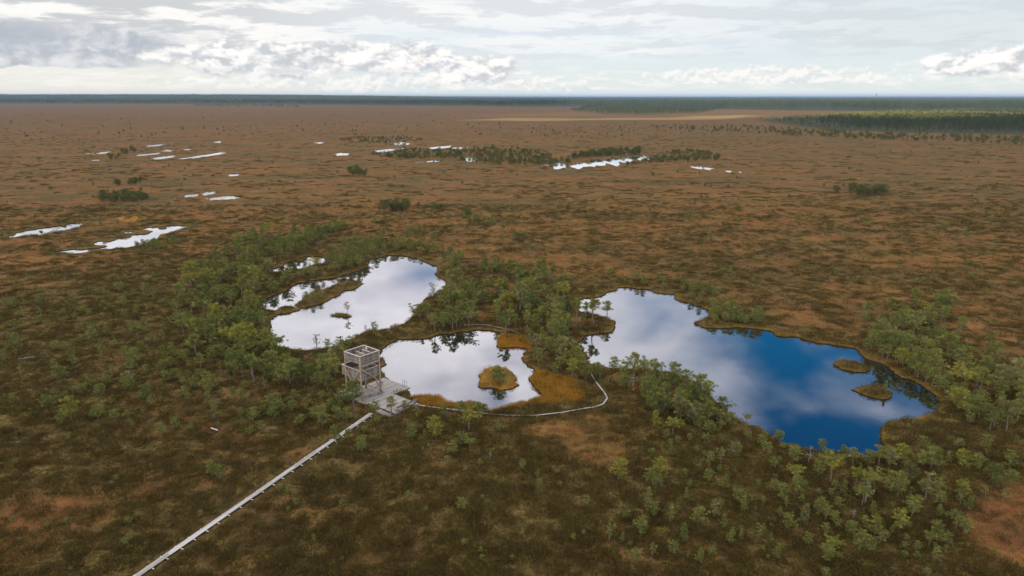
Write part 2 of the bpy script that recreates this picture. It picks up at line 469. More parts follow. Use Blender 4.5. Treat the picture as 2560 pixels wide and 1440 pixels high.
FOOTPATH = [G(*p) for p in [(330,1005),(390,1025),(467,1053),(523,1071),(596,1097),(693,1126),(760,1150)]]

# ------------------------------------------------------------------ plant cover masks (which vegetation grows where)
HEATH_P = [poly(0,0,1,[(-700,720),(0,735),(220,700),(440,650),(560,600),(700,590),(855,562),(870,585),(1000,600),(1150,635),(1240,650),(1330,690),(1420,690),(1480,705),(1450,760),(1440,850),(1480,925),(1560,960),(1800,1030),(2000,1125),(2200,1140),(2300,1060),(2360,1000),(2180,880),(2120,800),(2250,760),(2400,745),(2420,830),(2560,950),(3000,1000),(3200,1500),(-800,1500)])]
LAWN_P = [poly(0,0,1,p) for p in ([(1330,1045),(1500,1030),(1560,1075),(1570,1150),(1500,1170),(1400,1140),(1340,1090)], [(2410,1280),(2480,1250),(2600,1220),(2700,1440),(2480,1420),(2400,1330)], [(60,1260),(230,1230),(330,1300),(180,1360),(60,1440),(-60,1440),(-60,1300)], [(1180,815),(1215,780),(1245,740),(1285,700),(1330,700),(1260,760),(1225,815)], [(240,1180),(420,1190),(420,1260),(300,1270)], [(720,660),(770,630),(810,640),(800,650)], [(860,1360),(1000,1370),(960,1430),(840,1440)], [(0,1180),(80,1170),(70,1215),(0,1225)])]
SEDGE_P = [poly(0,0,1,p) for p in ([(1330,936),(1362,930),(1420,945),(1462,975),(1480,1000),(1440,1012),(1380,1018),(1300,1016),(1232,1034),(1224,1029),(1322,1004),(1360,992),(1344,979),(1322,964),(1318,946)], [(1236,838),(1262,842),(1310,848),(1326,862),(1322,874),(1257,873),(1238,864)], [(1043,1012),(1030,995),(1047,987),(1100,990),(1150,1012),(1172,1004),(1212,1018),(1222,1032),(1150,1028),(1060,1018)], [(290,548),(330,543),(375,546),(350,556),(300,556)])]
PALE_P = poly(0,0,1,[(1190,301),(1300,296.5),(1450,294.5),(1650,292),(1850,287),(1900,289),(1820,298),(1600,302),(1350,303.5)])

rngG = np.random.default_rng(5)
def cover(x, y, sd=None):
    """returns heath, sedge, red lawn (each 0..1) at points"""
    n1 = fbm(x / 6.0, y / 4.5, 11, 4)
    n2 = fbm(x / 26.0, y / 15.0, 31, 4)
    hp = np.zeros(x.shape)
    for p in HEATH_P:
        dd = linedist(p, x, y, True)
        hp = np.maximum(hp, np.where(inside(p, x, y), dd, -dd))
    for q_, p in enumerate(LAWN_P):
        dd = linedist(p, x, y, True)
        hp = np.minimum(hp, np.where(inside(p, x, y), np.maximum(-dd, -1.2), dd) + (2.0 if q_ in (4, 6, 7) else (1.5 if q_ == 2 else (-0.8 if q_ == 1 else 0.6))))
    w = np.clip(y / 60.0, 1.0, 8)
    heath = sstep(hp / w + (n1 - 0.5) * 5.0 + (n2 - 0.5) * 5, -1.6, 1.6)
    if sd is None:
        sd = pond_sd(x, y)
    heath = np.maximum(heath, 0.85 * sstep(7.0 - sd + (n1 - 0.5) * 9, 0, 3) * (sd < 20))
    sedge = sstep(1.5 - sd + (n1 - 0.5) * 3.0, 0.2, 1.4) * (sd < 12)
    sward = np.zeros(x.shape)
    for p in SEDGE_P:
        dd = linedist(p, x, y, True)
        s_ = np.where(inside(p, x, y), dd, -dd)
        sward = np.maximum(sward, sstep(s_ + (n1 - 0.5) * 2.6, -0.5, 0.7))
    dd = linedist(ISL_C, x, y, True)
    sward = np.maximum(sward, np.where(inside(ISL_C, x, y), 1.0, 1 - sstep(dd, 0.2, 1.0)))
    sedge = np.maximum(sedge, sward)
    red = sstep(fbm(x / 9.0 + 40, y / 7.0, 61, 3), 0.52, 0.75)
    for k in (1, 2, 4):
        dd = linedist(LAWN_P[k], x, y, True)
        red = np.maximum(red, 0.8 * sstep(np.where(inside(LAWN_P[k], x, y), dd, -dd) + (n1 - 0.5) * 6, -1.5, 2.0))
    cover.sward = sward
    return heath, sedge, red

# ------------------------------------------------------------------ materials
def new_mat(name):
    m = bpy.data.materials.new(name)
    m.use_nodes = True
    m.node_tree.nodes.clear()
    n = NT(m.node_tree)
    out = n.new('ShaderNodeOutputMaterial')
    return m, n, out
def finish(n, out, col, rough=0.9, normal=None, spec=0.2):
    b = n.new('ShaderNodeBsdfPrincipled')
    n.put(b.inputs['Base Color'], col)
    n.put(b.inputs['Roughness'], rough)
    n.put(b.inputs['Specular IOR Level'], spec)
    if normal is not None:
        n.put(b.inputs['Normal'], normal)
    n.t.links.new(b.outputs[0], out.inputs[0])
    return b
def bump(n, h, strength=0.5, dist=0.1):
    b = n.new('ShaderNodeBump')
    b.inputs['Strength'].default_value = strength
    b.inputs['Distance'].default_value = dist
    n.put(b.inputs['Height'], h)
    return b.outputs[0]

def mat_ground():
    m, n, out = new_mat('bog_ground')
    P = n.new('ShaderNodeNewGeometry').outputs['Position']
    heath, sedge, red = (n.attr(a).outputs['Fac'] for a in ('heath', 'sedge', 'red'))
    pale, wood = (n.attr(a).outputs['Fac'] for a in ('pale', 'wood'))
    Q = n.vm('MULTIPLY', P, (1.0, 1.0, 0.0))
    n05 = n.noise(Q, 2.2, 4, 0.65)
    n2 = n.noise(Q, 0.55, 5, 0.65)
    strip = n.noise(n.vm('MULTIPLY', P, (0.11, 0.21, 0.0)), 1.0, 7, 0.70, 0.6)
    n20 = n.noise(Q, 0.035, 5, 0.6)
    n120 = n.noise(n.vm('MULTIPLY', P, (0.0032, 0.0075, 0.0)), 1.0, 5, 0.62)
    y = n.sep(P)[1]
    far = n.sm(y, 250, 1400, typ='LINEAR')
    # lawn: rusty peat moss, tan sedge, olive heather specks
    rust = n.mix(n.sm(n120, 0.35, 0.65), (0.2006, 0.07792, 0.02221), (0.244, 0.1091, 0.03028))
    lawn = n.mix(n.sm(n2, 0.35, 0.68), rust, (0.2656, 0.1481, 0.0434))
    lawn = n.mix(n.m('MULTIPLY', n.sm(n05, 0.48, 0.64), 0.75), lawn, (0.1156, 0.06078, 0.02362))
    clump = n.m('ADD', n.m('MULTIPLY', strip, 0.75), n.m('MULTIPLY', n2, 0.35))
    clump = n.m('ADD', clump, n.m('MULTIPLY', n.m('SUBTRACT', n120, 0.5), 0.35))
    lawn = n.mix(n.m('MULTIPLY', n.sm(clump, 0.52, 0.76), 0.62), lawn, (0.08742, 0.06585, 0.02362))
    lawn = n.mix(n.m('MULTIPLY', n.sm(strip, 0.42, 0.30), 0.5), lawn, (0.3172, 0.1836, 0.07218))
    lawn = n.mix(n.m('MULTIPLY', n.sm(n120, 0.50, 0.66), 0.45), lawn, (0.148, 0.09117, 0.03281))
    lawn = n.mix(n.m('MULTIPLY', far, 0.55), lawn, (0.1517, 0.0646, 0.02923))
    lawn = n.mix(n.m('MULTIPLY', n.sm(n.sep(P)[0], -40, 260), n.m('MULTIPLY', n.sm(n20, 0.3, 0.6), 0.45)), lawn, (0.1518, 0.09542, 0.03432))
    # heath: dark dwarf shrubs with brown gaps
    hc = n.mix(n.sm(n05, 0.38, 0.66), (0.06578, 0.04721, 0.01531), (0.1544, 0.1148, 0.03318))
    hc = n.mix(n.m('MULTIPLY', n.sm(n2, 0.48, 0.68), 0.8), hc, (0.2288, 0.1467, 0.05359))
    hc = n.mix(n.m('MULTIPLY', n.sm(n20, 0.52, 0.70), 0.65), hc, (0.236, 0.1378, 0.0587))
    hc = n.mix(n.m('MULTIPLY', red, n.m('MULTIPLY', n.sm(n05, 0.42, 0.62), 0.45)), hc, (0.2431, 0.09187, 0.03573))
    lawn = n.mix(n.m('MULTIPLY', red, n.m('MULTIPLY', n.sm(n2, 0.40, 0.62), n.sm(y, 160, 110, 0.0, 0.75))), lawn, (0.193, 0.05665, 0.03626))
    c = n.mix(heath, lawn, hc)
    # sedge fringe
    sc = n.mix(n.sm(n05, 0.3, 0.7), (0.285, 0.132, 0.020), (0.460, 0.230, 0.036))
    sc = n.mix(n.sm(n20, 0.48, 0.62), sc, (0.210, 0.145, 0.032))
    fr_ = n.mix(n.sm(n2, 0.35, 0.65), (0.115, 0.080, 0.018), (0.215, 0.140, 0.030))
    sward = n.attr('sward').outputs['Fac']
    c = n.mix(n.m('MULTIPLY', sedge, 0.8), c, n.mix(sward, fr_, sc))
    c = n.mix(pale, c, (0.36, 0.235, 0.09))
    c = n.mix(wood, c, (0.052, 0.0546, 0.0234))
    # wet peat at and below the water line
    z = n.sep(P)[2]
    c = n.mix(n.sm(z, 0.20, 0.06), c, (0.018, 0.012, 0.008))
    hgt = n.m('ADD', n.m('MULTIPLY', n05, 0.5), n.m('MULTIPLY', n2, 1.1))
    hgt = n.m('ADD', hgt, n.m('MULTIPLY', n.sm(clump, 0.50, 0.72), 1.6))
    finish(n, out, c, 0.95, bump(n, hgt, 0.75, 0.45), 0.1)
    return m

def mat_water():
    m, n, out = new_mat('dark_bog_water')
    P = n.new('ShaderNodeNewGeometry').outputs['Position']
    w = n.noise(n.vm('MULTIPLY', P, (1.0, 1.0, 0.0)), 1.6, 3, 0.5)
    w2 = n.noise(n.vm('MULTIPLY', P, (1.0, 1.0, 0.0)), 0.12, 2, 0.5)
    nb = bump(n, w, 0.05, 0.018)
    fr = n.new('ShaderNodeFresnel')
    fr.inputs['IOR'].default_value = 1.34
    fac = n.m('ADD', n.m('MULTIPLY', fr.outputs[0], 1.15), 0.36, clamp=True)
    g = n.new('ShaderNodeBsdfGlossy')
    n.put(g.inputs['Roughness'], n.sm(w2, 0.4, 0.7, 0.012, 0.04))
    n.put(g.inputs['Color'], (0.94, 0.94, 0.98))
    n.put(g.inputs['Normal'], nb)
    d = n.new('ShaderNodeBsdfDiffuse')
    n.put(d.inputs['Color'], (0.006, 0.008, 0.011))
    mx = n.new('ShaderNodeMixShader')
    n.put(mx.inputs[0], fac)
    n.t.links.new(d.outputs[0], mx.inputs[1])
    n.t.links.new(g.outputs[0], mx.inputs[2])
    n.t.links.new(mx.outputs[0], out.inputs[0])
    return m

def mat_leaf(name, ca, cb, tip=None, trans=0.35, rand=0.5, use_color=False, mottle=0.5):
    """leaf material: two tints mixed per clump (attribute tv) and per plant (random)"""
    m, n, out = new_mat(name)
    oi = n.new('ShaderNodeObjectInfo')
    tv = n.attr('tv').outputs['Fac']
    f = n.m('ADD', n.m('MULTIPLY', oi.outputs['Random'], rand), n.m('MULTIPLY', tv, 1 - rand), clamp=True)
    c = n.mix(f, ca, cb)
    if tip:
        c = n.mix(n.m('MULTIPLY', n.sm(tv, 0.62, 0.9), mottle), c, tip)
    if use_color:
        c = n.mix(1.0, c, oi.outputs['Color'], 'MULTIPLY')
    d = n.new('ShaderNodeBsdfDiffuse')
    n.put(d.inputs['Color'], c)
    tr = n.new('ShaderNodeBsdfTranslucent')
    n.put(tr.inputs['Color'], n.mix(1.0, c, (1.15, 1.2, 0.8), 'MULTIPLY'))
    mx = n.new('ShaderNodeMixShader')
    mx.inputs[0].default_value = trans
    n.t.links.new(d.outputs[0], mx.inputs[1])
    n.t.links.new(tr.outputs[0], mx.inputs[2])
    n.t.links.new(mx.outputs[0], out.inputs[0])
    return m

def mat_wood(name, ca, cb, scale=(1.2, 14, 14), grain=0.5, use_obj=True):
    m, n, out = new_mat(name)
    tc = n.new('ShaderNodeTexCoord').outputs['Object']
    v = n.vm('MULTIPLY', tc, scale)
    a = n.noise(v, 1.0, 4, 0.6, 0.3)
    b = n.noise(tc, 0.9, 4, 0.6)
    isl = n.new('ShaderNodeNewGeometry').outputs['Random Per Island']
    f = n.m('ADD', n.m('MULTIPLY', a, grain), n.m('MULTIPLY', b, 0.35))
    f = n.m('ADD', f, n.m('MULTIPLY', n.m('SUBTRACT', isl, 0.5), 0.45))
    c = n.mix(n.sm(f, 0.15, 0.72), ca, cb)
    finish(n, out, c, 0.85, bump(n, a, 0.4, 0.01), 0.15)
    return m

def mat_bark(name, lo, hi_):
    m, n, out = new_mat(name)
    tv = n.attr('tv').outputs['Fac']
    P = n.new('ShaderNodeTexCoord').outputs['Object']
    a = n.noise(P, 7, 4, 0.65)
    c = n.mix(n.sm(tv, 0.25, 0.75), lo, hi_)
    c = n.mix(n.sm(a, 0.4, 0.7), c, n.mix(0.6, c, (0.10, 0.09, 0.08)))
    finish(n, out, c, 0.9, bump(n, a, 0.5, 0.02), 0.1)
    return m

M = {}
M['ground'] = mat_ground()
M['water'] = mat_water()
M['needle'] = mat_leaf('pine_needles', (0.125, 0.146, 0.042), (0.272, 0.285, 0.086), (0.420, 0.415, 0.132), 0.25, 0.40, True)
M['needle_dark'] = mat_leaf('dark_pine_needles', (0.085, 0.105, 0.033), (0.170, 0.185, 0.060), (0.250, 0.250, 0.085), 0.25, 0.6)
M['bark'] = mat_bark('pine_bark', (0.215, 0.180, 0.152), (0.300, 0.185, 0.115))
M['dead'] = mat_bark('dead_wood', (0.23, 0.21, 0.19), (0.28, 0.255, 0.23))
M['birchbark'] = mat_bark('birch_bark', (0.42, 0.39, 0.35), (0.30, 0.26, 0.21))
M['birchleaf'] = mat_leaf('birch_leaves', (0.204, 0.15, 0.036), (0.36, 0.24, 0.054), (0.432, 0.288, 0.06), 0.4, 0.2)
M['heather'] = mat_leaf('heather', (0.050, 0.036, 0.012), (0.130, 0.100, 0.030), (0.200, 0.128, 0.044), 0.15, 0.65)
M['grass'] = mat_leaf('bog_grass', (0.150, 0.085, 0.030), (0.270, 0.165, 0.062), (0.320, 0.210, 0.085), 0.25, 0.6)
M['sedge'] = mat_leaf('sedge_grass', (0.260, 0.130, 0.020), (0.470, 0.235, 0.034), (0.440, 0.295, 0.056), 0.30, 0.55)
M['shore'] = mat_leaf('shore_grass', (0.115, 0.084, 0.020), (0.245, 0.158, 0.033), (0.270, 0.195, 0.050), 0.30, 0.55)
M['shrub'] = mat_leaf('dwarf_shrub', (0.098, 0.076, 0.025), (0.180, 0.128, 0.042), (0.220, 0.150, 0.054), 0.2, 0.6)
M['yellowshrub'] = mat_leaf('yellow_shrub', (0.1207, 0.1323, 0.023), (0.2185, 0.207, 0.0391), None, 0.3, 0.6)
M['forest'] = mat_leaf('forest_leaves', (0.032, 0.046, 0.018), (0.078, 0.092, 0.032), (0.120, 0.120, 0.042), 0.2, 0.7)
M['sunlit'] = mat_leaf('sunlit_forest_leaves', (0.13, 0.15, 0.042), (0.34, 0.31, 0.075), (0.42, 0.35, 0.09), 0.25, 0.7)  # lighter yellow forest leaves: the far sun patch is put into the colour
M['deck'] = mat_wood('weathered_decking', (0.27, 0.245, 0.238), (0.41, 0.38, 0.372), (1.0, 9, 9), 0.45)
M['batten'] = mat_wood('batten_board', (0.27, 0.24, 0.22), (0.40, 0.36, 0.335), (5, 5, 5), 0.4)
M['grey'] = mat_wood('weathered_board', (0.165, 0.138, 0.122), (0.33, 0.285, 0.258), (6, 6, 1.0), 0.5)
M['rail'] = mat_wood('pale_rail', (0.42, 0.385, 0.35), (0.58, 0.545, 0.51), (5, 5, 5), 0.4)
M['log'] = mat_wood('round_log', (0.26, 0.195, 0.135), (0.43, 0.345, 0.255), (3, 3, 0.6), 0.5)
M['walk'] = mat_wood('walkway_plank', (0.33, 0.31, 0.305), (0.56, 0.53, 0.53), (4, 0.8, 4), 0.45)
M['sleeper'] = mat_wood('pale_sleeper', (0.55, 0.50, 0.45), (0.72, 0.68, 0.63), (5, 5, 5), 0.4)
M['metal'] = mat_wood('grey_metal', (0.16, 0.16, 0.17), (0.26, 0.26, 0.27), (2, 2, 2), 0.3)
def mat_plain(name, col, rough=0.7):
    m, n, out = new_mat(name)
    P = n.new('ShaderNodeTexCoord').outputs['Object']
    a = n.noise(P, 3.0, 4, 0.6)
    finish(n, out, n.mix(n.sm(a, 0.3, 0.7), tuple(v * 0.85 for v in col), col), rough)
    return m
M['sign'] = mat_plain('white_sign', (0.78, 0.80, 0.82), 0.5)
M['signblue'] = mat_plain('blue_sign', (0.25, 0.48, 0.62), 0.5)
M['stump'] = mat_plain('pale_stump', (0.46, 0.40, 0.33), 0.9)

# ------------------------------------------------------------------ terrain
def axis(segs):
    out = [segs[0][0]]
    for a, b, s0, s1 in segs:
        x = a
        L = abs(b - a)
        while True:
            t = min(1.0, abs(x - a) / L)
            st = s0 * (s1 / s0) ** t
            if abs(b - x) <= st * 1.02:
                break
            x += st if b > a else -st
            out.append(x)
        out.append(b)
    return np.array(out)
def rise(x, y):
    """low wooded rise that closes the bog far out on the left"""
    return 34.0 * sstep(y, 4200, 6800) * sstep(-x / np.maximum(y, 1.0), -0.05, 0.40)
def build_ground():
    xr = axis([(125, 400, 0.5, 4), (400, 3000, 4, 90), (3000, 30000, 90, 1800)])
    xm = axis([(-185, 125, 0.5, 0.5)])
    xl = axis([(-185, -450, 0.5, 4), (-450, -3000, 4, 90), (-3000, -30000, 90, 1800)])
    xs = np.concatenate([xl[::-1][:-1], xm, xr[1:]])
    ys = np.concatenate([axis([(-900, 30, 60, 2.5)]), axis([(30, 56, 2.5, 0.5)])[1:], axis([(56, 262, 0.45, 0.5)])[1:], axis([(262, 800, 0.5, 5)])[1:], axis([(800, 5000, 5, 90), ])[1:], axis([(5000, 30000, 90, 1500)])[1:]])
    X, Y = np.meshgrid(xs, ys)
    nx, ny = len(xs), len(ys)
    x, y = X.ravel(), Y.ravel()
    sd = np.full(x.shape, 40.0)
    k = (x > -230) & (x < 175) & (y > 45) & (y < 300)
    sd[k] = pond_sd(x[k], y[k])
    rag = np.zeros(x.shape)
    rag[k] = vnoise(x[k] / 1.1, y[k] / 1.1, 3) * 0.75 + vnoise(x[k] / 2.9, y[k] / 2.9, 8) * 0.85 - 0.86
    sdr = np.where(k, sd + rag, sd)
    z = np.where(sdr < 0, np.maximum(sdr * 0.5, -1.2), np.minimum(sdr * 0.75, 0.28))
    amp = 1 - sstep(y, 265, 340)
    hum = fbm(x / 2.6, y / 2.2, 21, 3) - 0.42
    hum2 = fbm(x / 11.0, y / 9.0, 41, 3) - 0.45
    z = z + np.clip(hum * 1.05 + hum2 * 0.8, -0.14, 0.8) * sstep(sdr, 0.4, 2.5) * amp
    # keep the ground below the boardwalks and the deck
    for line, wd, lvl in ((WALK, 0.9, 0.16), (TRAIL, 0.5, 0.2), (TRAIL2, 0.4, 0.2)):
        kk = (x > -45) & (x < 40) & (y > 40) & (y < 150)
        dl = linedist(line, x[kk], y[kk])
        t = 1 - sstep(dl, wd, wd + 1.2)
        z[kk] = z[kk] * (1 - t) + np.minimum(z[kk], lvl) * t
    kk = (x > -40) & (x < 0) & (y > 85) & (y < 120)
    dl = linedist(DECK_POLY, x[kk], y[kk], True)
    t = np.where(inside(DECK_POLY, x[kk], y[kk]), 1.0, 1 - sstep(dl, 0.2, 1.5))
    z[kk] = z[kk] * (1 - t) + np.minimum(z[kk], 0.22) * t
    z = z + rise(x, y)
    me = bpy.data.meshes.new('bog_ground')
    co = np.stack([x, y, z], 1).astype(np.float32)
    me.vertices.add(len(co))
    me.vertices.foreach_set('co', co.ravel())
    j, i = np.meshgrid(np.arange(ny - 1), np.arange(nx - 1), indexing='ij')
    a = (j * nx + i).ravel()
    q = np.stack([a, a + 1, a + nx + 1, a + nx], 1).astype(np.int32)
    me.loops.add(q.size)
    me.loops.foreach_set('vertex_index', q.ravel())
    me.polygons.add(len(q))
    me.polygons.foreach_set('loop_start', np.arange(0, q.size, 4, dtype=np.int32))
    me.polygons.foreach_set('use_smooth', np.ones(len(q), bool))
    me.update()
    heath, sedge, red = cover(x, y, np.where(k, sdr, 40.0))
    sedge = sedge * (y < 300)
    nf = fbm(x / 160.0, y / 160.0, 77, 3)
    pd = linedist(PALE_P, x, y, True)
    ps = np.where(inside(PALE_P, x, y), pd, -pd)
    pale = sstep(ps + (nf - 0.5) * 150, -15, 40) * (y > 1000) * 0.75
    for line in (FOOTPATH,):
        kk = (x > -60) & (x < 0) & (y > 70) & (y < 120)
        t = 1 - sstep(linedist(line, x[kk], y[kk]), 0.15, 0.8)
        red[kk] = np.maximum(red[kk], t)
        heath[kk] *= (1 - 0.8 * t)
    wood = forest_mask(x, y)
    for nm, v in (('sward', cover.sward), ('heath', heath), ('sedge', sedge), ('red', red), ('pale', pale), ('wood', wood)):
        at = me.attributes.new(nm, 'FLOAT', 'POINT')
        at.data.foreach_set('value', v.astype(np.float32))
    me.materials.append(M['ground'])
    return tag(link('bog_ground', me), 'flat rusty brown peat bog reaching to the horizon', 'ground', kind='structure')

FAR_EDGE = [G(*p) for p in [(-1500,258),(0,260),(500,261),(1000,264),(1280,267),(1500,268),(1750,273),(2000,278),(2560,280),(4000,284)]]
def far_edge_y(x, y):
    """distance (along y) at which the far forest starts, by bearing"""
    fx = np.array([p[0] / p[1] for p in FAR_EDGE]); fy = np.array([p[1] for p in FAR_EDGE])
    return np.interp(x / np.maximum(y, 1), fx, fy)
R1 = poly(0,0,1,[(1880,300),(1930,308),(1990,318),(2060,326),(2200,331),(2380,335),(2560,338),(2900,344),(3300,346),(3300,281),(2560,281),(2250,279),(2150,281),(2060,287),(1970,292)])
M1 = poly(0,0,1,[(1425,279),(1500,286),(1620,288),(1760,283),(1810,272),(1700,263),(1560,263),(1470,267)])
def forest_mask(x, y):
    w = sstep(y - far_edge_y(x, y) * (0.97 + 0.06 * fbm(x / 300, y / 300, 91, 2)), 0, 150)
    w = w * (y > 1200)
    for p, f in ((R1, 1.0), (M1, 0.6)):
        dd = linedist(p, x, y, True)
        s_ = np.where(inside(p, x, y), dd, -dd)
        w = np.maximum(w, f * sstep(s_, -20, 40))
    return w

ground = build_ground()

def ground_z(x, y):
    x = np.atleast_1d(np.asarray(x, float)); y = np.atleast_1d(np.asarray(y, float))
    sd = pond_sd(x, y)
    rag = vnoise(x / 1.1, y / 1.1, 3) * 0.75 + vnoise(x / 2.9, y / 2.9, 8) * 0.85 - 0.86
    sdr = np.where(sd < 39, sd + rag, sd)
    z = np.where(sdr < 0, np.maximum(sdr * 0.5, -1.2), np.minimum(sdr * 0.75, 0.28))
    hum = fbm(x / 2.6, y / 2.2, 21, 3) - 0.42
    hum2 = fbm(x / 11.0, y / 9.0, 41, 3) - 0.45
    z = z + np.clip(hum * 1.05 + hum2 * 0.8, -0.14, 0.8) * sstep(sdr, 0.4, 2.5) * (1 - sstep(y, 265, 340))
    return z, sdr

# ------------------------------------------------------------------ water sheets
def grow(p, d):
    """outline moved outwards by d"""
    p = np.asarray(p, float)
    q = np.roll(p, -1, 0)
    area = np.sum(p[:, 0] * q[:, 1] - q[:, 0] * p[:, 1])
    e = q - p
    nn_ = np.stack([e[:, 1], -e[:, 0]], 1) / (np.linalg.norm(e, axis=1)[:, None] + 1e-9) * np.sign(area)
    m_ = nn_ + np.roll(nn_, 1, 0)
    m_ /= np.maximum(np.linalg.norm(m_, axis=1)[:, None], 0.3)
    return p + m_ * d
def water_sheet(p, z):
    tri = tessellate_polygon([[Vector((a, b, 0)) for a, b in p]])
    me = bpy.data.meshes.new('pond_water')
    fs = []
    for t in tri:
        a, b, c = (Vector((*p[i], 0)) for i in t)
        fs.append(t if (b - a).cross(c - a).z > 0 else (t[0], t[2], t[1]))
    me.from_pydata([(a, b, z) for a, b in p], [], fs)
    me.materials.append(M['water'])
    me.update()
    return tag(link('pond_water', me), kind='structure')
for p, lab in ((POND_A, 'bright pond with a long islet and a birch islet'), (POND_B, 'small pond behind the bright pond'), (POND_C, 'pale pond beside the wooden tower'), (POND_D, 'large deep blue pond with two islets'), (POND_E, 'long narrow pond on the left of the open bog'), (POND_E2, 'tiny pool above the long narrow pond'), (POND_F, 'narrow pond at the left edge of the open bog')):
    tag(water_sheet(grow(p, 1.0), 0.0), lab, 'pond')
for i, pp in enumerate(FAR_PONDS):
    rr = random.Random(i)
    p = [G(*q) for q in pp]
    # ragged outline: extra points along each side
    q = []
    for a, b in zip(p, p[1:] + p[:1]):
        for t in (0, 0.16, 0.33, 0.5, 0.66, 0.83):
            o = rr.uniform(-0.16, 0.16) * (max(v[1] for v in p) - min(v[1] for v in p))
            q.append((a[0] + (b[0] - a[0]) * t, a[1] + (b[1] - a[1]) * t + o))
    tag(water_sheet(np.array(q), 0.33), 'small bog pool far out on the open bog', 'pool', 'far bog pools')

# ------------------------------------------------------------------ plant meshes
def leaf_mesh(name, tris, tv, mat, extra=None):
    """tris: (n,3,3) array; tv: n values"""
    n = len(tris)
    v = tris.reshape(-1, 3)
    f = np.arange(n * 3).reshape(-1, 3)
    tvv = np.repeat(tv, 3)
    mats = [mat]
    mi = np.zeros(n, np.int32)
    fl = [tuple(a) for a in f]
    vl = [tuple(a) for a in v]
    if extra is not None:
        ev, ef, etv, em = extra
        k = len(vl)
        vl += ev
        fl += [tuple(i + k for i in q) for q in ef]
        tvv = np.concatenate([tvv, etv])
        mats.append(em)
        mi = np.concatenate([mi, np.ones(len(ef), np.int32)])
    me = bpy.data.meshes.new(name)
    me.from_pydata(vl, [], fl)
    at = me.attributes.new('tv', 'FLOAT', 'POINT')
    at.data.foreach_set('value', np.asarray(tvv, np.float32))
    for m_ in mats:
        me.materials.append(m_)
    if extra is not None:
        me.polygons.foreach_set('material_index', mi)
    me.update()
    return me

def tuft_tris(rng, centre, r, n, upbias=0.35, width=0.42, flat=0.8):
    d = rng.normal(size=(n, 3))
    d /= np.linalg.norm(d, axis=1)[:, None]
    d[:, 2] = d[:, 2] * flat + upbias
    d /= np.linalg.norm(d, axis=1)[:, None]
    s = np.cross(d, rng.normal(size=(n, 3)))
    s /= np.linalg.norm(s, axis=1)[:, None]
    rr = r * rng.uniform(0.65, 1.15, n)[:, None]
    w = r * width * rng.uniform(0.7, 1.2, n)[:, None]
    c = np.asarray(centre)[None, :]
    a = c + d * rr * 0.25 + s * w * 0.5
    b = c + d * rr * 0.25 - s * w * 0.5
    # the tip is blunt: put the wide side half way out
    tip = c + d * rr
    a = a + d * rr * 0.25
    b = b + d * rr * 0.25
    base = c
    return np.concatenate([np.stack([base, a, tip], 1) if False else np.stack([np.broadcast_to(base, a.shape), a, tip], 1), np.stack([np.broadcast_to(base, a.shape), tip, b], 1)])

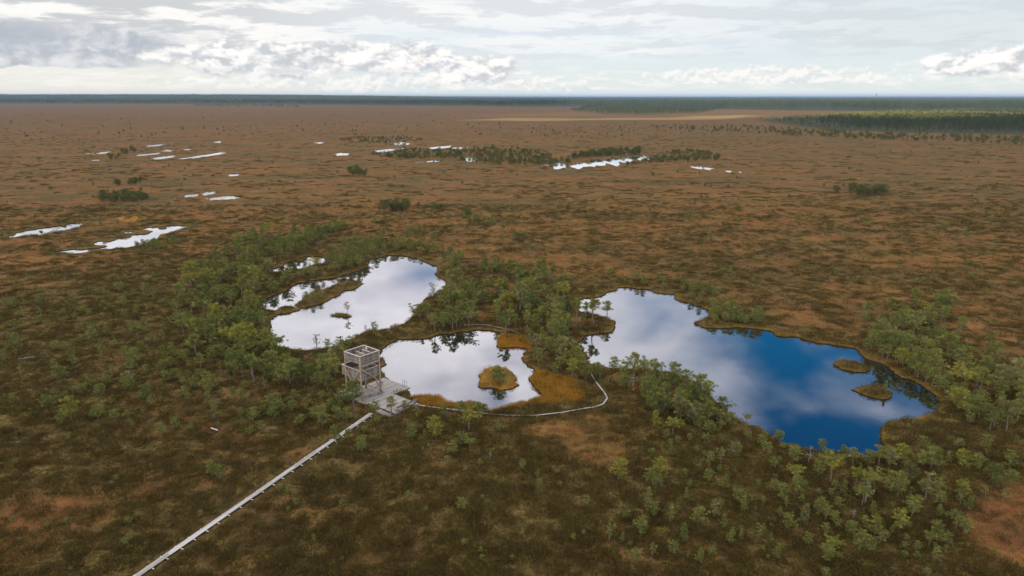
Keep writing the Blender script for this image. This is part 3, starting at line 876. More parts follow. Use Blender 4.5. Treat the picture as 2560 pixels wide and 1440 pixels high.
def make_pine(form, seed):
    """returns (crown tris, tv, trunk verts, faces, tv); about 5 m high"""
    rng = np.random.default_rng(seed)
    H = 5.0
    cfg = dict(  # crown base, branches, half width, tuft radius, tufts per branch
        u=(0.58, 24, 2.30, 0.42, 4), r=(0.22, 33, 1.80, 0.43, 3), t=(0.38, 27, 1.55, 0.41, 3), p=(0.62, 17, 1.15, 0.42, 3),
        c=(0.06, 40, 1.35, 0.38, 3), s=(0.30, 18, 1.35, 0.34, 3), b=(0.05, 34, 2.3, 0.48, 3))[form]
    cb, nb, W, tr_, ntu = cfg
    mb = MB()
    lean = rng.normal(0, 0.10, 2) * (2.0 if form in 'us' else 1.0)
    wob = rng.normal(0, 0.10, (7, 2))
    def axis_pt(t):
        k = t * 6
        i = min(5, int(k))
        f = k - i
        o = wob[i] * (1 - f) + wob[i + 1] * f
        return np.array([lean[0] * t * H * 0.5 + o[0] * min(1, t * 3), lean[1] * t * H * 0.5 + o[1] * min(1, t * 3), t * H])
    stems = 1
    ts = np.linspace(0, 0.97, 7)
    r0 = 0.125 if form in 'utrp' else 0.095
    mb.tube([axis_pt(t) - (np.array([0, 0, 0.35]) if t == 0 else 0) for t in ts], [r0 * (1 - 0.8 * t) + 0.012 for t in ts], 6)
    tvt = [z / H for *_, z in mb.v]
    tris, tv = [], []
    tiers = np.sort(rng.uniform(cb, 0.97, 6 if form in 'tup' else (7 if form == 'r' else 12)))
    ang = rng.uniform(0, 6.28)
    side = rng.uniform(0, 6.28)
    for i in range(nb):
        q = (i + 0.5) / nb
        t = cb + (0.985 - cb) * q ** (0.8 if form == 'u' else 1.0)
        if form in 'turp':
            t = 0.4 * t + 0.6 * tiers[np.argmin(abs(tiers - t))]
        k = (t - cb) / (1 - cb)
        if form == 'u':
            prof = 0.55 + 0.55 * math.sin(min(1, k * 1.15) * math.pi * 0.72)
            prof *= 1.0 if k < 0.85 else 0.62
        elif form == 'c':
            prof = (1 - k) ** 0.85 * 0.95 + 0.08
        elif form == 'b':
            prof = math.sqrt(max(0.03, 1 - k * k))
        elif form in 'tp':
            prof = math.sin(math.pi * (0.18 + 0.80 * k)) ** 0.7
        else:
            prof = math.sqrt(max(0.02, 1 - (2 * k - 0.85) ** 2 / 1.4))
        ang += 2.4 + rng.normal(0, 0.45)
        L = W * prof * rng.uniform(0.55, 1.12) * (1 + 0.22 * math.cos(ang - side))
        p0 = axis_pt(t)
        rise = {'u': 0.20, 'r': 0.30, 'p': 0.2, 't': 0.22, 'c': 0.15, 's': 0.15, 'b': 0.55}[form] + rng.normal(0, 0.14)
        dirv = np.array([math.cos(ang), math.sin(ang), rise])
        tip = p0 + dirv * L
        tip[2] = min(tip[2], H * 1.0)
        mid = (p0 + tip) / 2 + np.array([0, 0, -0.04 * L])
        if L > 0.35:
            k0 = len(mb.v)
            mb.tube([p0, mid, tip], [0.030, 0.020, 0.008], 3, cap=False)
            tvt += [0.35 + 0.1 * rng.random()] * (len(mb.v) - k0)
        for j in range(ntu):
            f = 1.0 - j / ntu * 0.85
            if form == 's' and rng.random() < 0.3:
                continue
            pc = p0 * (1 - f) + tip * f + rng.normal(0, 0.16, 3) * np.array([1, 1, 0.6]) * (1 if j else 0.5)
            pc[2] = max(pc[2], 0.12)
            rad_ = tr_ * rng.uniform(0.75, 1.25)
            nn = 30
            tt = tuft_tris(rng, pc, rad_, nn, 0.35, 0.15)
            tris.append(tt)
            val = rng.random()
            tv.append(np.clip(val + rng.normal(0, 0.10, len(tt)), 0, 1))
    # leader
    tt = tuft_tris(rng, axis_pt(0.97), tr_ * 0.9, 20, 0.5, 0.21)
    tris.append(tt); tv.append(np.full(len(tt), 0.6))
    # dead lower twigs
    for i in range(9 if form in 'sutp' else 4):
        t = rng.uniform(0.12, max(0.2, cb))
        a = rng.uniform(0, 6.28)
        p0 = axis_pt(t)
        L = rng.uniform(0.3, 0.9)
        k0 = len(mb.v)
        mb.tube([p0, p0 + np.array([math.cos(a), math.sin(a), 0.1]) * L], [0.018, 0.006], 3, cap=False)
        tvt += [0.1] * (len(mb.v) - k0)
    return np.concatenate(tris), np.concatenate(tv), mb.v, mb.f, np.array(tvt)

FORMS = {}
WHOLE = []      # one mesh per variant for the plants that are scattered as a mass
vi_of = {}
for form, nvar in (('u', 3), ('r', 4), ('t', 3), ('c', 2), ('s', 3), ('b', 2), ('p', 2)):
    FORMS[form] = []
    for k in range(nvar):
        tris, tv, tvx, tf, ttv = make_pine(form, ord(form) * 10 + k)
        crown = leaf_mesh('pine_crown', tris, tv, M['needle'])
        tm = bpy.data.meshes.new('pine_trunk')
        tm.from_pydata(tvx, [], tf)
        at = tm.attributes.new('tv', 'FLOAT', 'POINT')
        at.data.foreach_set('value', ttv.astype(np.float32))
        tm.materials.append(M['bark'])
        tm.update()
        FORMS[form].append((crown, tm))
        vi_of[(form, k)] = len(WHOLE)
        WHOLE.append(leaf_mesh('pine_whole', tris, tv, M['needle'], (tvx, tf, ttv, M['bark'])))

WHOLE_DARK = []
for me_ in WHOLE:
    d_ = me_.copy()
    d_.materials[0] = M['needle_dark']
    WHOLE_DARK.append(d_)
def clump_mesh(name, mat, seed, n, r, h, _unused, width, upright=0.9, tuftn=None):
    """low clump: blades or twigs that rise from a patch of ground"""
    rng = np.random.default_rng(seed)
    a = rng.uniform(0, 2 * math.pi, n)
    q = r * np.sqrt(rng.uniform(0, 1, n))
    base = np.stack([q * np.cos(a), q * np.sin(a), np.full(n, -0.06)], 1)
    dome = np.sqrt(np.clip(1 - (q / r) ** 2, 0.08, 1))
    d = np.stack([np.cos(a) * q / r * (1.3 - upright), np.sin(a) * q / r * (1.3 - upright), np.ones(n)], 1) + rng.normal(0, 0.28, (n, 3))
    d /= np.linalg.norm(d, axis=1)[:, None]
    s = np.cross(d, rng.normal(size=(n, 3)))
    s /= np.linalg.norm(s, axis=1)[:, None]
    L = (h * dome * rng.uniform(0.6, 1.15, n))[:, None]
    w = width * rng.uniform(0.6, 1.3, n)[:, None]
    mid = base + d * L * 0.6
    tris = np.concatenate([np.stack([base - s * w * 0.25, base + s * w * 0.25, mid + s * w * 0.5], 1),
                           np.stack([mid - s * w * 0.5, mid + s * w * 0.5, base + d * L], 1)])
    tv = np.tile(rng.random(n), 2)
    return leaf_mesh(name, tris, tv, mat)
def mound_mesh(name, mat, seed, nt, rx, ry, h, tr_):
    """low shrub patch made of leaf tufts"""
    rng = np.random.default_rng(seed)
    tris, tv = [], []
    for i in range(nt):
        a, q = rng.uniform(0, 6.28), math.sqrt(rng.random())
        z = h * math.sqrt(max(0.05, 1 - q * q)) * rng.uniform(0.35, 1.0)
        tt = tuft_tris(rng, (rx * q * math.cos(a), ry * q * math.sin(a), z), tr_ * rng.uniform(0.7, 1.3), 7)
        tris.append(tt)
        tv.append(np.clip(rng.random() + rng.normal(0, 0.1, len(tt)), 0, 1))
    return leaf_mesh(name, np.concatenate(tris), np.concatenate(tv), mat)

def scatter(name, meshes, pts, rz, sc, vi, label, cat, tilt=None):
    """stuff: points that carry one instance each"""
    coll = bpy.data.collections.new(name + '_sources')
    for i, me in enumerate(meshes):
        o = bpy.data.objects.new('%s_source_%03d' % (name, i), me)
        coll.objects.link(o)
    me = bpy.data.meshes.new(name)
    n = len(pts)
    me.vertices.add(n)
    me.vertices.foreach_set('co', np.asarray(pts, np.float32).ravel())
    rot = np.zeros((n, 3), np.float32)
    rot[:, 2] = rz
    if tilt is not None:
        rot[:, 0:2] = tilt
    sc = np.asarray(sc, np.float32)
    if sc.ndim == 1:
        sc = np.repeat(sc[:, None], 3, 1)
    for nm, ty, val in (('rot', 'FLOAT_VECTOR', rot), ('scl', 'FLOAT_VECTOR', sc)):
        at = me.attributes.new(nm, ty, 'POINT')
        at.data.foreach_set('vector', val.ravel())
    at = me.attributes.new('vi', 'INT', 'POINT')
    at.data.foreach_set('value', np.asarray(vi, np.int32))
    me.update()
    o = link(name, me)
    g = bpy.data.node_groups.new(name + '_nodes', 'GeometryNodeTree')
    g.interface.new_socket('Geometry', in_out='INPUT', socket_type='NodeSocketGeometry')
    g.interface.new_socket('Geometry', in_out='OUTPUT', socket_type='NodeSocketGeometry')
    gi, go = g.nodes.new('NodeGroupInput'), g.nodes.new('NodeGroupOutput')
    ci = g.nodes.new('GeometryNodeCollectionInfo')
    ci.inputs[0].default_value = coll
    ci.inputs[1].default_value = True
    ci.inputs[2].default_value = True
    ip = g.nodes.new('GeometryNodeInstanceOnPoints')
    def na(nm, dt):
        a = g.nodes.new('GeometryNodeInputNamedAttribute')
        a.data_type = dt
        a.inputs[0].default_value = nm
        return a.outputs[0]
    L = g.links.new
    L(gi.outputs[0], ip.inputs['Points'])
    L(ci.outputs[0], ip.inputs['Instance'])
    ip.inputs['Pick Instance'].default_value = True
    L(na('vi', 'INT'), ip.inputs['Instance Index'])
    e2r = g.nodes.new('FunctionNodeEulerToRotation')
    L(na('rot', 'FLOAT_VECTOR'), e2r.inputs[0])
    L(e2r.outputs[0], ip.inputs['Rotation'])
    L(na('scl', 'FLOAT_VECTOR'), ip.inputs['Scale'])
    L(ip.outputs[0], go.inputs[0])
    md = o.modifiers.new('scatter', 'NODES')
    md.node_group = g
    return tag(o, label, cat, kind='stuff')

# ------------------------------------------------------------------ trees: where each one stands
# (offset x, offset y of the 4x enlarged tile, then base x, base y, top y, form, tint)
T = []
def tile(ox, oy, rows):
    for r in rows:
        bx, by, ty = ox + r[0] / 4, oy + r[1] / 4, oy + r[2] / 4
        T.append((bx, by, ty, r[3], r[4]))
#TREES
tile(1920, 1080, [(620,530,290,'u','y'),(535,215,92,'r','e'),(100,118,2,'r','g'),(250,335,180,'r','g'),(110,340,272,'r','g'),(270,490,372,'r','g'),(290,672,480,'r','g'),(590,325,190,'r','k'),(740,335,170,'t','g'),(840,345,172,'t','g'),(1000,355,190,'r','y'),(1100,372,160,'t','g'),(1210,372,192,'r','e'),(1330,332,142,'r','y'),(500,472,330,'r','k'),(870,572,370,'u','y'),(1060,640,420,'u','g'),(740,652,502,'c','g'),(935,742,572,'u','g'),(1290,692,452,'r','g'),(1390,502,332,'r','k'),(1570,705,440,'s','e'),(1430,880,668,'r','g'),(1540,382,222,'r','y'),(1620,422,192,'r','g'),(1930,422,230,'r','y'),(2080,402,242,'r','y'),(2230,512,332,'r','k'),(2400,402,242,'r','g'),(2420,562,402,'r','g'),(1710,742,602,'r','k'),(1690,622,502,'r','g'),(1940,692,492,'r','y'),(2170,692,562,'s','y'),(2330,732,582,'s','y'),(1710,862,732,'c','g'),(1840,912,802,'r','k'),(350,962,752,'c','e'),(550,882,772,'r','k'),(650,952,832,'r','g'),(690,802,690,'r','e'),(820,1062,922,'r','g'),(690,1012,912,'r','g'),(1060,1062,862,'r','y'),(1160,1132,982,'s','e'),(1300,1012,812,'r','y'),(1040,852,712,'c','g'),(560,1072,972,'b','y'),(640,1272,1092,'u','y'),(1010,1252,1092,'r','g'),(1600,1162,1022,'u','g'),(1490,1212,1112,'r','g'),(1690,1122,922,'t','g'),(1770,1152,1032,'r','k'),(1960,1042,892,'r','y'),(1380,1112,1032,'s','e'),(1660,1342,1192,'s','e'),(1480,1292,1222,'b','g'),(570,1485,1382,'r','g'),(1590,1475,1392,'r','y'),(500,652,592,'b','g')])
tile(1380, 860, [(240,262,60,'r','y'),(200,372,172,'t','y'),(290,302,142,'r','y'),(95,282,146,'u','g'),(20,312,202,'r','e'),(468,222,116,'c','y'),(340,372,192,'r','g'),(445,352,214,'r','k'),(480,362,232,'u','g'),(560,422,332,'s','y'),(812,385,116,'t','y'),(720,372,202,'r','y'),(940,432,186,'u','g'),(1030,422,222,'r','k'),(700,472,342,'r','e'),(1020,522,352,'s','e'),(1230,482,222,'t','g'),(1170,502,332,'r','k'),(1340,452,292,'r','g'),(1450,652,320,'t','g'),(1390,702,432,'t','k'),(1540,602,402,'r','g'),(1320,752,502,'r','y'),(1000,622,502,'r','g'),(970,652,492,'r','k'),(1060,622,522,'b','e'),(1560,832,592,'t','g'),(1690,782,572,'r','k'),(1780,862,722,'r','g'),(1470,862,742,'r','e'),(1840,722,612,'u','e'),(1940,832,732,'u','e'),(1660,912,802,'s','y'),(1040,862,692,'c','y'),(1200,965,784,'u','y'),(1140,982,892,'b','g'),(1370,1012,932,'r','g'),(1250,1042,962,'r','g'),(1520,1032,932,'u','y'),(1960,972,892,'b','y'),(2100,1072,952,'r','y'),(2260,992,882,'r','e'),(2310,1062,1002,'b','e'),(2420,1182,1062,'r','g'),(2200,1262,1152,'r','g'),(1000,1142,1072,'b','g'),(660,1402,1192,'r','y'),(1090,1412,1192,'r','y'),(980,1442,1292,'r','g'),(1560,1422,1292,'r','y'),(1370,1472,1392,'r','g'),(2420,1392,1252,'u','y'),(2460,1472,1362,'r','g'),(2060,1442,1382,'b','e')])
tile(900, 1000, [(316,168,-6,'t','g'),(155,182,42,'r','g'),(450,142,52,'r','e'),(580,212,72,'s','y'),(1000,152,36,'r','k'),(1040,152,56,'r','g'),(1190,188,42,'u','g'),(1230,182,62,'r','g'),(840,212,106,'r','y'),(760,412,196,'r','y'),(1085,342,146,'u','y'),(520,422,276,'r','g'),(650,392,332,'r','g'),(1020,502,336,'r','g'),(940,572,436,'r','y'),(1105,542,426,'u','y'),(880,672,586,'r','y'),(175,272,202,'r','g'),(1390,362,286,'b','g'),(1620,742,652,'r','g'),(1770,832,742,'s','g'),(1800,892,822,'b','y'),(1030,1142,1016,'r','y'),(660,1162,1112,'b','y'),(480,1002,942,'b','e'),(2270,1102,986,'s','g'),(2130,1442,1372,'r','g'),(2510,1292,1242,'b','y'),(40,362,292,'r','g'),(20,542,382,'r','g'),(1200,692,632,'b','e')])
tile(320, 760, [(2090,345,176,'t','g'),(1740,452,280,'u','g'),(1800,442,322,'c','k'),(1870,442,356,'c','k'),(1490,595,320,'u','g'),(1600,435,352,'r','g'),(2210,342,232,'r','g'),(2130,482,362,'r','k'),(2000,482,382,'r','k'),(2220,472,362,'r','g'),(2380,302,226,'s','g'),(2460,312,216,'r','g'),(1220,432,206,'t','y'),(1180,252,122,'r','g'),(1340,222,92,'r','k'),(1260,202,122,'r','g'),(1100,182,52,'r','k'),(950,182,82,'r','g'),(770,332,172,'t','g'),(1010,302,172,'r','g'),(1090,362,252,'c','g'),(690,462,292,'r','k'),(860,502,312,'r','g'),(640,472,352,'r','g'),(980,472,322,'r','g'),(950,582,432,'r','g'),(1170,542,412,'r','y'),(1110,562,472,'r','g'),(1360,352,232,'r','k'),(1390,462,382,'r','g'),(1570,602,452,'r','g'),(1150,682,552,'c','e'),(1240,662,552,'c','g'),(1330,692,562,'c','g'),(1500,802,612,'r','g'),(1410,782,692,'r','k'),(1380,872,752,'s','e'),(100,362,242,'u','y'),(245,392,326,'r','g'),(140,462,402,'b','g'),(100,662,472,'t','g'),(40,722,572,'t','k'),(350,702,582,'r','g'),(490,562,482,'r','g'),(570,622,532,'r','g'),(600,762,682,'r','g'),(560,832,742,'r','k'),(450,762,702,'r','y'),(850,902,742,'r','g'),(570,952,842,'r','y'),(600,982,922,'b','g'),(800,1002,902,'r','g'),(1060,962,862,'r','g'),(1150,1002,872,'r','y'),(1080,772,682,'c','g'),(920,692,592,'s','e'),(720,762,672,'b','k'),(870,1202,1002,'s','g'),(1120,1132,1082,'b','y'),(1250,1202,1066,'r','g'),(1340,1292,1192,'s','e'),(1230,1332,1242,'b','e'),(1430,1122,932,'r','g'),(1520,1152,972,'r','k'),(1640,1112,1002,'r','g'),(1390,1132,1022,'r','e'),(1670,962,872,'r','g'),(1700,1242,1162,'b','y'),(1950,1262,1062,'r','g'),(1870,1182,1052,'r','g'),(2110,1192,1042,'r','g'),(2190,1182,1052,'r','e'),(1820,1042,972,'r','g'),(2000,902,722,'r','k'),(1900,852,702,'r','e'),(2080,782,592,'r','g'),(1850,722,612,'r','e'),(1950,652,512,'r','g'),(2260,1105,802,'t','k'),(2130,1002,862,'r','k'),(2040,1092,962,'r','g'),(300,902,852,'s','g'),(200,872,802,'b','e'),(355,892,802,'c','e'),(2090,1422,1242,'r','k'),(2200,1392,1272,'r','g'),(2320,1452,1342,'r','y'),(2490,1212,1152,'b','g')])
tile(0, 560, [(1380,1172,1042,'u','y'),(980,1112,1032,'r','g'),(800,1112,1012,'r','g'),(1530,1192,1122,'s','g'),(560,1292,1192,'r','g'),(720,1242,1172,'b','e'),(780,1202,1152,'b','y'),(880,1202,1132,'b','y'),(400,832,762,'r','g'),(250,832,772,'b','g'),(90,832,772,'b','k'),(420,932,832,'s','y'),(640,932,872,'b','g'),(900,932,872,'b','g'),(760,972,912,'b','k'),(1100,862,802,'b','g'),(1010,862,822,'b','g'),(1200,832,782,'b','g'),(70,1172,1092,'r','g'),(1260,1362,1262,'r','g'),(1370,1402,1272,'r','k'),(1290,1442,1392,'r','g'),(1420,1272,1202,'b','g'),(1620,1332,1292,'b','y'),(1790,1402,1292,'r','g'),(1620,1442,1372,'r','g'),(2080,882,742,'t','g'),(2310,832,682,'s','e'),(1490,882,812,'r','g'),(1580,882,822,'r','e'),(1720,862,782,'r','k'),(1810,982,902,'r','g'),(1700,1022,962,'r','e'),(2030,702,512,'t','g'),(2150,692,562,'r','k'),(2330,522,402,'t','g'),(2440,622,432,'t','g'),(1830,702,632,'r','g'),(1920,762,692,'b','e'),(2230,962,882,'r','g')])
for r_ in [(450,480,340,'r','y'),(380,520,450,'r','g'),(610,480,390,'r','k'),(610,310,265,'b','g'),(90,400,330,'r','g'),(700,390,350,'b','g'),(430,620,590,'b','g'),(1320,850,755,'r','y'),(1365,860,770,'r','y')]:
    T.append((r_[0] / 2.483, 860 + r_[1] / 2.483, 860 + r_[2] / 2.483, r_[3], r_[4]))
tile(1920, 720, [(940,382,262,'s','e'),(1140,332,252,'r','g'),(1470,232,122,'r','y'),(1600,292,152,'u','y'),(1380,312,192,'r','e'),(1640,372,282,'u','g'),(1120,432,322,'r','g'),(1230,422,332,'r','g'),(1460,452,322,'r','g'),(1410,442,352,'r','e'),(1100,622,472,'u','y'),(1210,602,422,'u','g'),(1000,562,512,'b','g'),(1720,522,392,'r','y'),(1590,482,402,'r','g'),(1400,572,472,'r','g'),(1520,562,472,'r','k'),(1680,622,522,'r','k'),(1380,642,562,'r','k'),(1100,702,652,'s','y'),(1300,722,622,'r','g'),(1460,762,632,'r','k'),(1580,792,662,'r','g'),(1820,702,592,'r','g'),(1850,642,552,'r','k'),(1700,802,712,'r','y'),(1670,852,782,'r','g'),(1580,902,822,'s','g'),(1750,972,852,'u','g'),(1900,922,762,'r','y'),(2010,902,762,'r','y'),(2070,1062,832,'t','g'),(2110,1102,832,'t','g'),(2200,862,732,'r','e'),(1860,1082,962,'r','g'),(1830,1152,1002,'r','y'),(1970,1292,1112,'r','g'),(2100,1332,1182,'r','e'),(2330,1082,952,'u','g'),(2300,1192,1062,'r','e'),(2500,1192,1062,'r','g'),(2350,1272,1172,'r','g'),(2480,1372,1152,'t','g'),(2400,1422,1302,'r','g'),(2300,1362,1262,'r','g'),(1160,1052,942,'c','g'),(715,752,697,'s','y'),(1400,1422,1382,'b','y'),(1450,1392,1342,'b','e')])
tile(1120, 560, [(1455,1032,762,'p','y'),(1440,942,792,'p','y'),(1590,972,790,'t','y'),(1370,992,802,'p','g'),(1640,952,872,'s','y'),(1330,1062,932,'s','e'),(1275,1032,802,'p','g'),(720,882,602,'t','e'),(880,852,682,'r','e'),(900,642,532,'t','g'),(1040,682,552,'t','g'),(990,752,642,'u','g'),(1160,732,602,'r','e'),(1060,902,712,'r','g'),(1200,922,742,'r','k'),(1300,902,762,'r','g'),(950,942,802,'r','g'),(1130,982,822,'r','k'),(620,1032,882,'r','g'),(800,1012,882,'r','g'),(560,1002,882,'r','e'),(1010,1062,922,'c','y'),(1130,1062,932,'c','y'),(880,1082,922,'c','g'),(1200,1082,962,'r','k'),(790,1132,1042,'s','y'),(1160,1202,1052,'r','g'),(1050,1182,1002,'r','g'),(950,1182,1042,'c','g'),(1330,1162,1092,'u','y'),(1080,1352,1182,'r','g'),(940,1272,1132,'r','g'),(1220,1282,1162,'r','k'),(900,1412,1272,'r','e'),(1130,1412,1352,'u','g'),(125,1032,902,'u','g'),(40,902,692,'r','k'),(110,962,782,'r','g'),(230,902,772,'r','g'),(60,702,602,'r','g'),(180,682,572,'r','g'),(320,802,692,'r','g'),(430,802,712,'r','k'),(10,962,832,'r','e'),(230,982,842,'r','g'),(190,502,452,'r','e'),(350,482,432,'r','g'),(490,502,392,'u','e'),(620,412,342,'c','g'),(780,462,412,'r','g'),(30,362,242,'t','g'),(110,402,272,'t','g'),(100,452,382,'r','e'),(570,622,547,'r','g'),(1140,512,467,'b','g'),(1620,532,462,'r','g'),(1900,592,502,'r','k'),(2100,612,562,'r','g'),(2430,692,602,'r','g'),(1470,692,617,'s','g'),(540,172,132,'b','g'),(660,182,122,'b','g')])
tile(480, 560, [(1680,382,252,'t','g'),(1520,402,262,'r','g'),(1580,302,192,'r','k'),(1700,272,172,'r','k'),(1500,462,342,'r','g'),(1390,472,382,'s','e'),(1800,292,202,'r','k'),(1930,282,202,'r','g'),(2050,282,212,'r','e'),(2180,282,212,'r','k'),(2290,312,232,'r','g'),(1240,502,362,'u','y'),(1130,522,432,'r','e'),(980,502,432,'c','k'),(1040,492,422,'c','g'),(1180,502,412,'s','e'),(920,572,492,'r','g'),(650,682,562,'r','k'),(800,312,232,'r','g'),(880,322,262,'r','g'),(960,272,202,'r','g'),(900,232,142,'r','k'),(1040,202,122,'r','k'),(1150,202,102,'r','k'),(1230,182,102,'r','g'),(1300,142,62,'r','k'),(1400,92,32,'r','g'),(680,302,222,'r','k'),(640,372,262,'r','g'),(540,522,402,'r','g'),(420,472,392,'s','e'),(400,542,422,'r','g'),(310,562,472,'r','g'),(240,642,562,'r','k'),(100,602,502,'r','g'),(400,802,682,'r','e'),(600,822,682,'r','y'),(540,702,612,'r','k'),(560,902,762,'r','g'),(640,862,742,'r','g'),(1140,765,692,'b','g'),(1210,782,702,'b','k'),(1280,762,692,'b','e'),(1580,592,552,'s','e'),(2390,752,682,'s','e'),(2170,955,892,'s','e')])
T.append((1245, 958, 926, 'b', 'g'))
T.append((1234, 955, 930, 'b', 'e'))
T.append((1255, 964, 936, 'b', 'g'))
#ENDTREES

# fill: (polygon in photo pixels, how many, height range, forms)
FILL = [
 ([(470,700),(600,600),(760,580),(800,620),(690,680),(650,740),(655,800),(690,840),(850,860),(850,960),(700,980),(500,930),(430,800)], 165, (2.4, 5.4), 'rtpcrsu'),
 ([(0,770),(430,700),(500,930),(700,990),(880,1000),(860,1060),(400,1100),(0,1000)], 120, (0.8, 2.4), 'rbbrs'),
 ([(1220,820),(1270,700),(1400,690),(1415,800),(1425,850),(1440,910),(1380,920),(1310,880)], 75, (2.6, 5.4), 'rtpsru'),
 ([(1030,800),(1120,700),(1230,730),(1180,815),(1050,840)], 40, (2.2, 4.4), 'rtps'),
 ([(860,610),(1060,590),(1150,640),(1320,670),(1330,700),(1130,680),(1080,640),(940,625),(900,670),(760,700),(830,640)], 60, (1.8, 3.6), 'rrcr'),
 ([(2150,800),(2350,745),(2400,820),(2560,960),(2700,1100),(2380,1080),(2360,1000),(2250,920),(2170,880)], 105, (1.8, 4.4), 'rtus'),
 ([(1850,1150),(2020,1130),(2220,1140),(2620,1100),(2560,1230),(2420,1270),(2440,1400),(2000,1420),(1560,1440),(1480,1300),(1700,1080)], 105, (0.6, 2.2), 'bsrrsc'),
 ([(1490,900),(1650,930),(1780,1000),(1850,1060),(1800,1100),(1620,1030),(1560,990)], 26, (1.6, 3.8), 'rrsb'),
 ([(1480,700),(1700,700),(1900,790),(1910,815),(1770,805),(1700,735),(1560,715)], 45, (0.9, 2.2), 'rbb'),
 ([(0,1120),(2560,1150),(2560,1440),(0,1440)], 70, (0.4, 1.0), 'bbrs'),
 ([(620,640),(700,600),(860,560),(870,575),(720,650)], 48, (1.6, 3.0), 'rrt'),
 ([(0,700),(450,680),(450,760),(0,780)], 50, (0.6, 1.4), 'bbr'),
 ([(655,768),(700,735),(770,706),(850,692),(915,668),(925,648),(960,634),(1010,630),(1045,640),(1045,630),(1000,618),(940,622),(905,655),(850,680),(760,694),(690,724),(645,760)], 34, (2.0, 4.2), 'rrtr'),
 ([(1090,836),(1120,832),(1190,822),(1190,814),(1110,822),(1080,830)], 4, (2.8, 4.0), 'ust'),
 ([(2160,880),(2230,915),(2300,955),(2360,990),(2370,980),(2300,940),(2230,900),(2165,872)], 22, (1.8, 3.6), 'rrt'),
 ([(1740,790),(1780,770),(1840,785),(1905,805),(1900,818),(1760,812)], 18, (1.6, 3.2), 'rrb'),
]
rt = random.Random(77)
trees = []   # x, y, h, form, variant, tint
def add_tree(x, y, h, form, tint):
    trees.append([x, y, h, form, rt.randrange(len(FORMS[form])), tint])
for bx, by, ty, form, tint in T:
    x, y = G(bx, by)
    h = max(0.45, top_height(y, ty))
    add_tree(x, y, h, form, tint)
hand_n = len(trees)
taken = [(t[0], t[1], t[2]) for t in trees]
for pp, n_, (h0, h1), forms in FILL:
    P_ = np.array([G(*q) for q in pp])
    lo, hi_ = P_.min(0), P_.max(0)
    k = tries = 0
    while k < n_ and tries < n_ * 30:
        tries += 1
        # uniform in the picture, so that near and far parts fill alike
        px, py = rt.uniform(min(q[0] for q in pp), max(q[0] for q in pp)), rt.uniform(min(q[1] for q in pp), max(q[1] for q in pp))
        x, y = G(px, py)
        if not inside(P_, np.array([x]), np.array([y]))[0]:
            continue
        h = rt.uniform(h0, h1) * rt.uniform(0.85, 1.1)
        # leave the open water behind in sight
        bx_, by_, bh_ = pxh(x, y, h)
        hid = [G(bx_, by_ - bh_ * f) for f in (0.35, 0.7, 1.0) if by_ - bh_ * f > 400]
        if hid and (pond_sd(np.array([q[0] for q in hid]), np.array([q[1] for q in hid])) < 0).any() and rt.random() < 0.93:
            continue
        if any((x - a) ** 2 + (y - b) ** 2 < (0.17 * (h + c)) ** 2 for a, b, c in taken):
            continue
        taken.append((x, y, h))
        add_tree(x, y, h, rt.choice(forms), rt.choice('ggkgye'))
        k += 1
tx = np.array([t[0] for t in trees]); ty_ = np.array([t[1] for t in trees])
tz, tsd = ground_z(tx, ty_)
dw = np.minimum(np.minimum(linedist(WALK, tx, ty_), linedist(TRAIL, tx, ty_)), linedist(TRAIL2, tx, ty_))
on_deck = inside(DECK_POLY, tx, ty_)
keep = []
for i, t in enumerate(trees):
    if tsd[i] < 0.25 or (i >= hand_n and (dw[i] < 1.3 or tsd[i] < 0.7)):
        continue
    if on_deck[i] and i >= hand_n:
        continue
    dd = float(np.hypot(t[0] + 22.8, t[1] - 101.7))
    if dd < 3.2 and i >= hand_n:
        continue
    px, py, ph = pxh(t[0], t[1], t[2])
    t += [tz[i], px, py, ph]
    keep.append(t)
vis = [t for t in keep if -20 < t[7] < 2580 and t[8] - t[9] < 1436]
vis.sort(key=lambda t: -t[9] * (1.25 if t[3] in 'ub' else 1.0))
NIND = 292
single, rest = vis[:NIND], vis[NIND:] + [t for t in keep if not (-20 < t[7] < 2580 and t[8] - t[9] < 1436)]

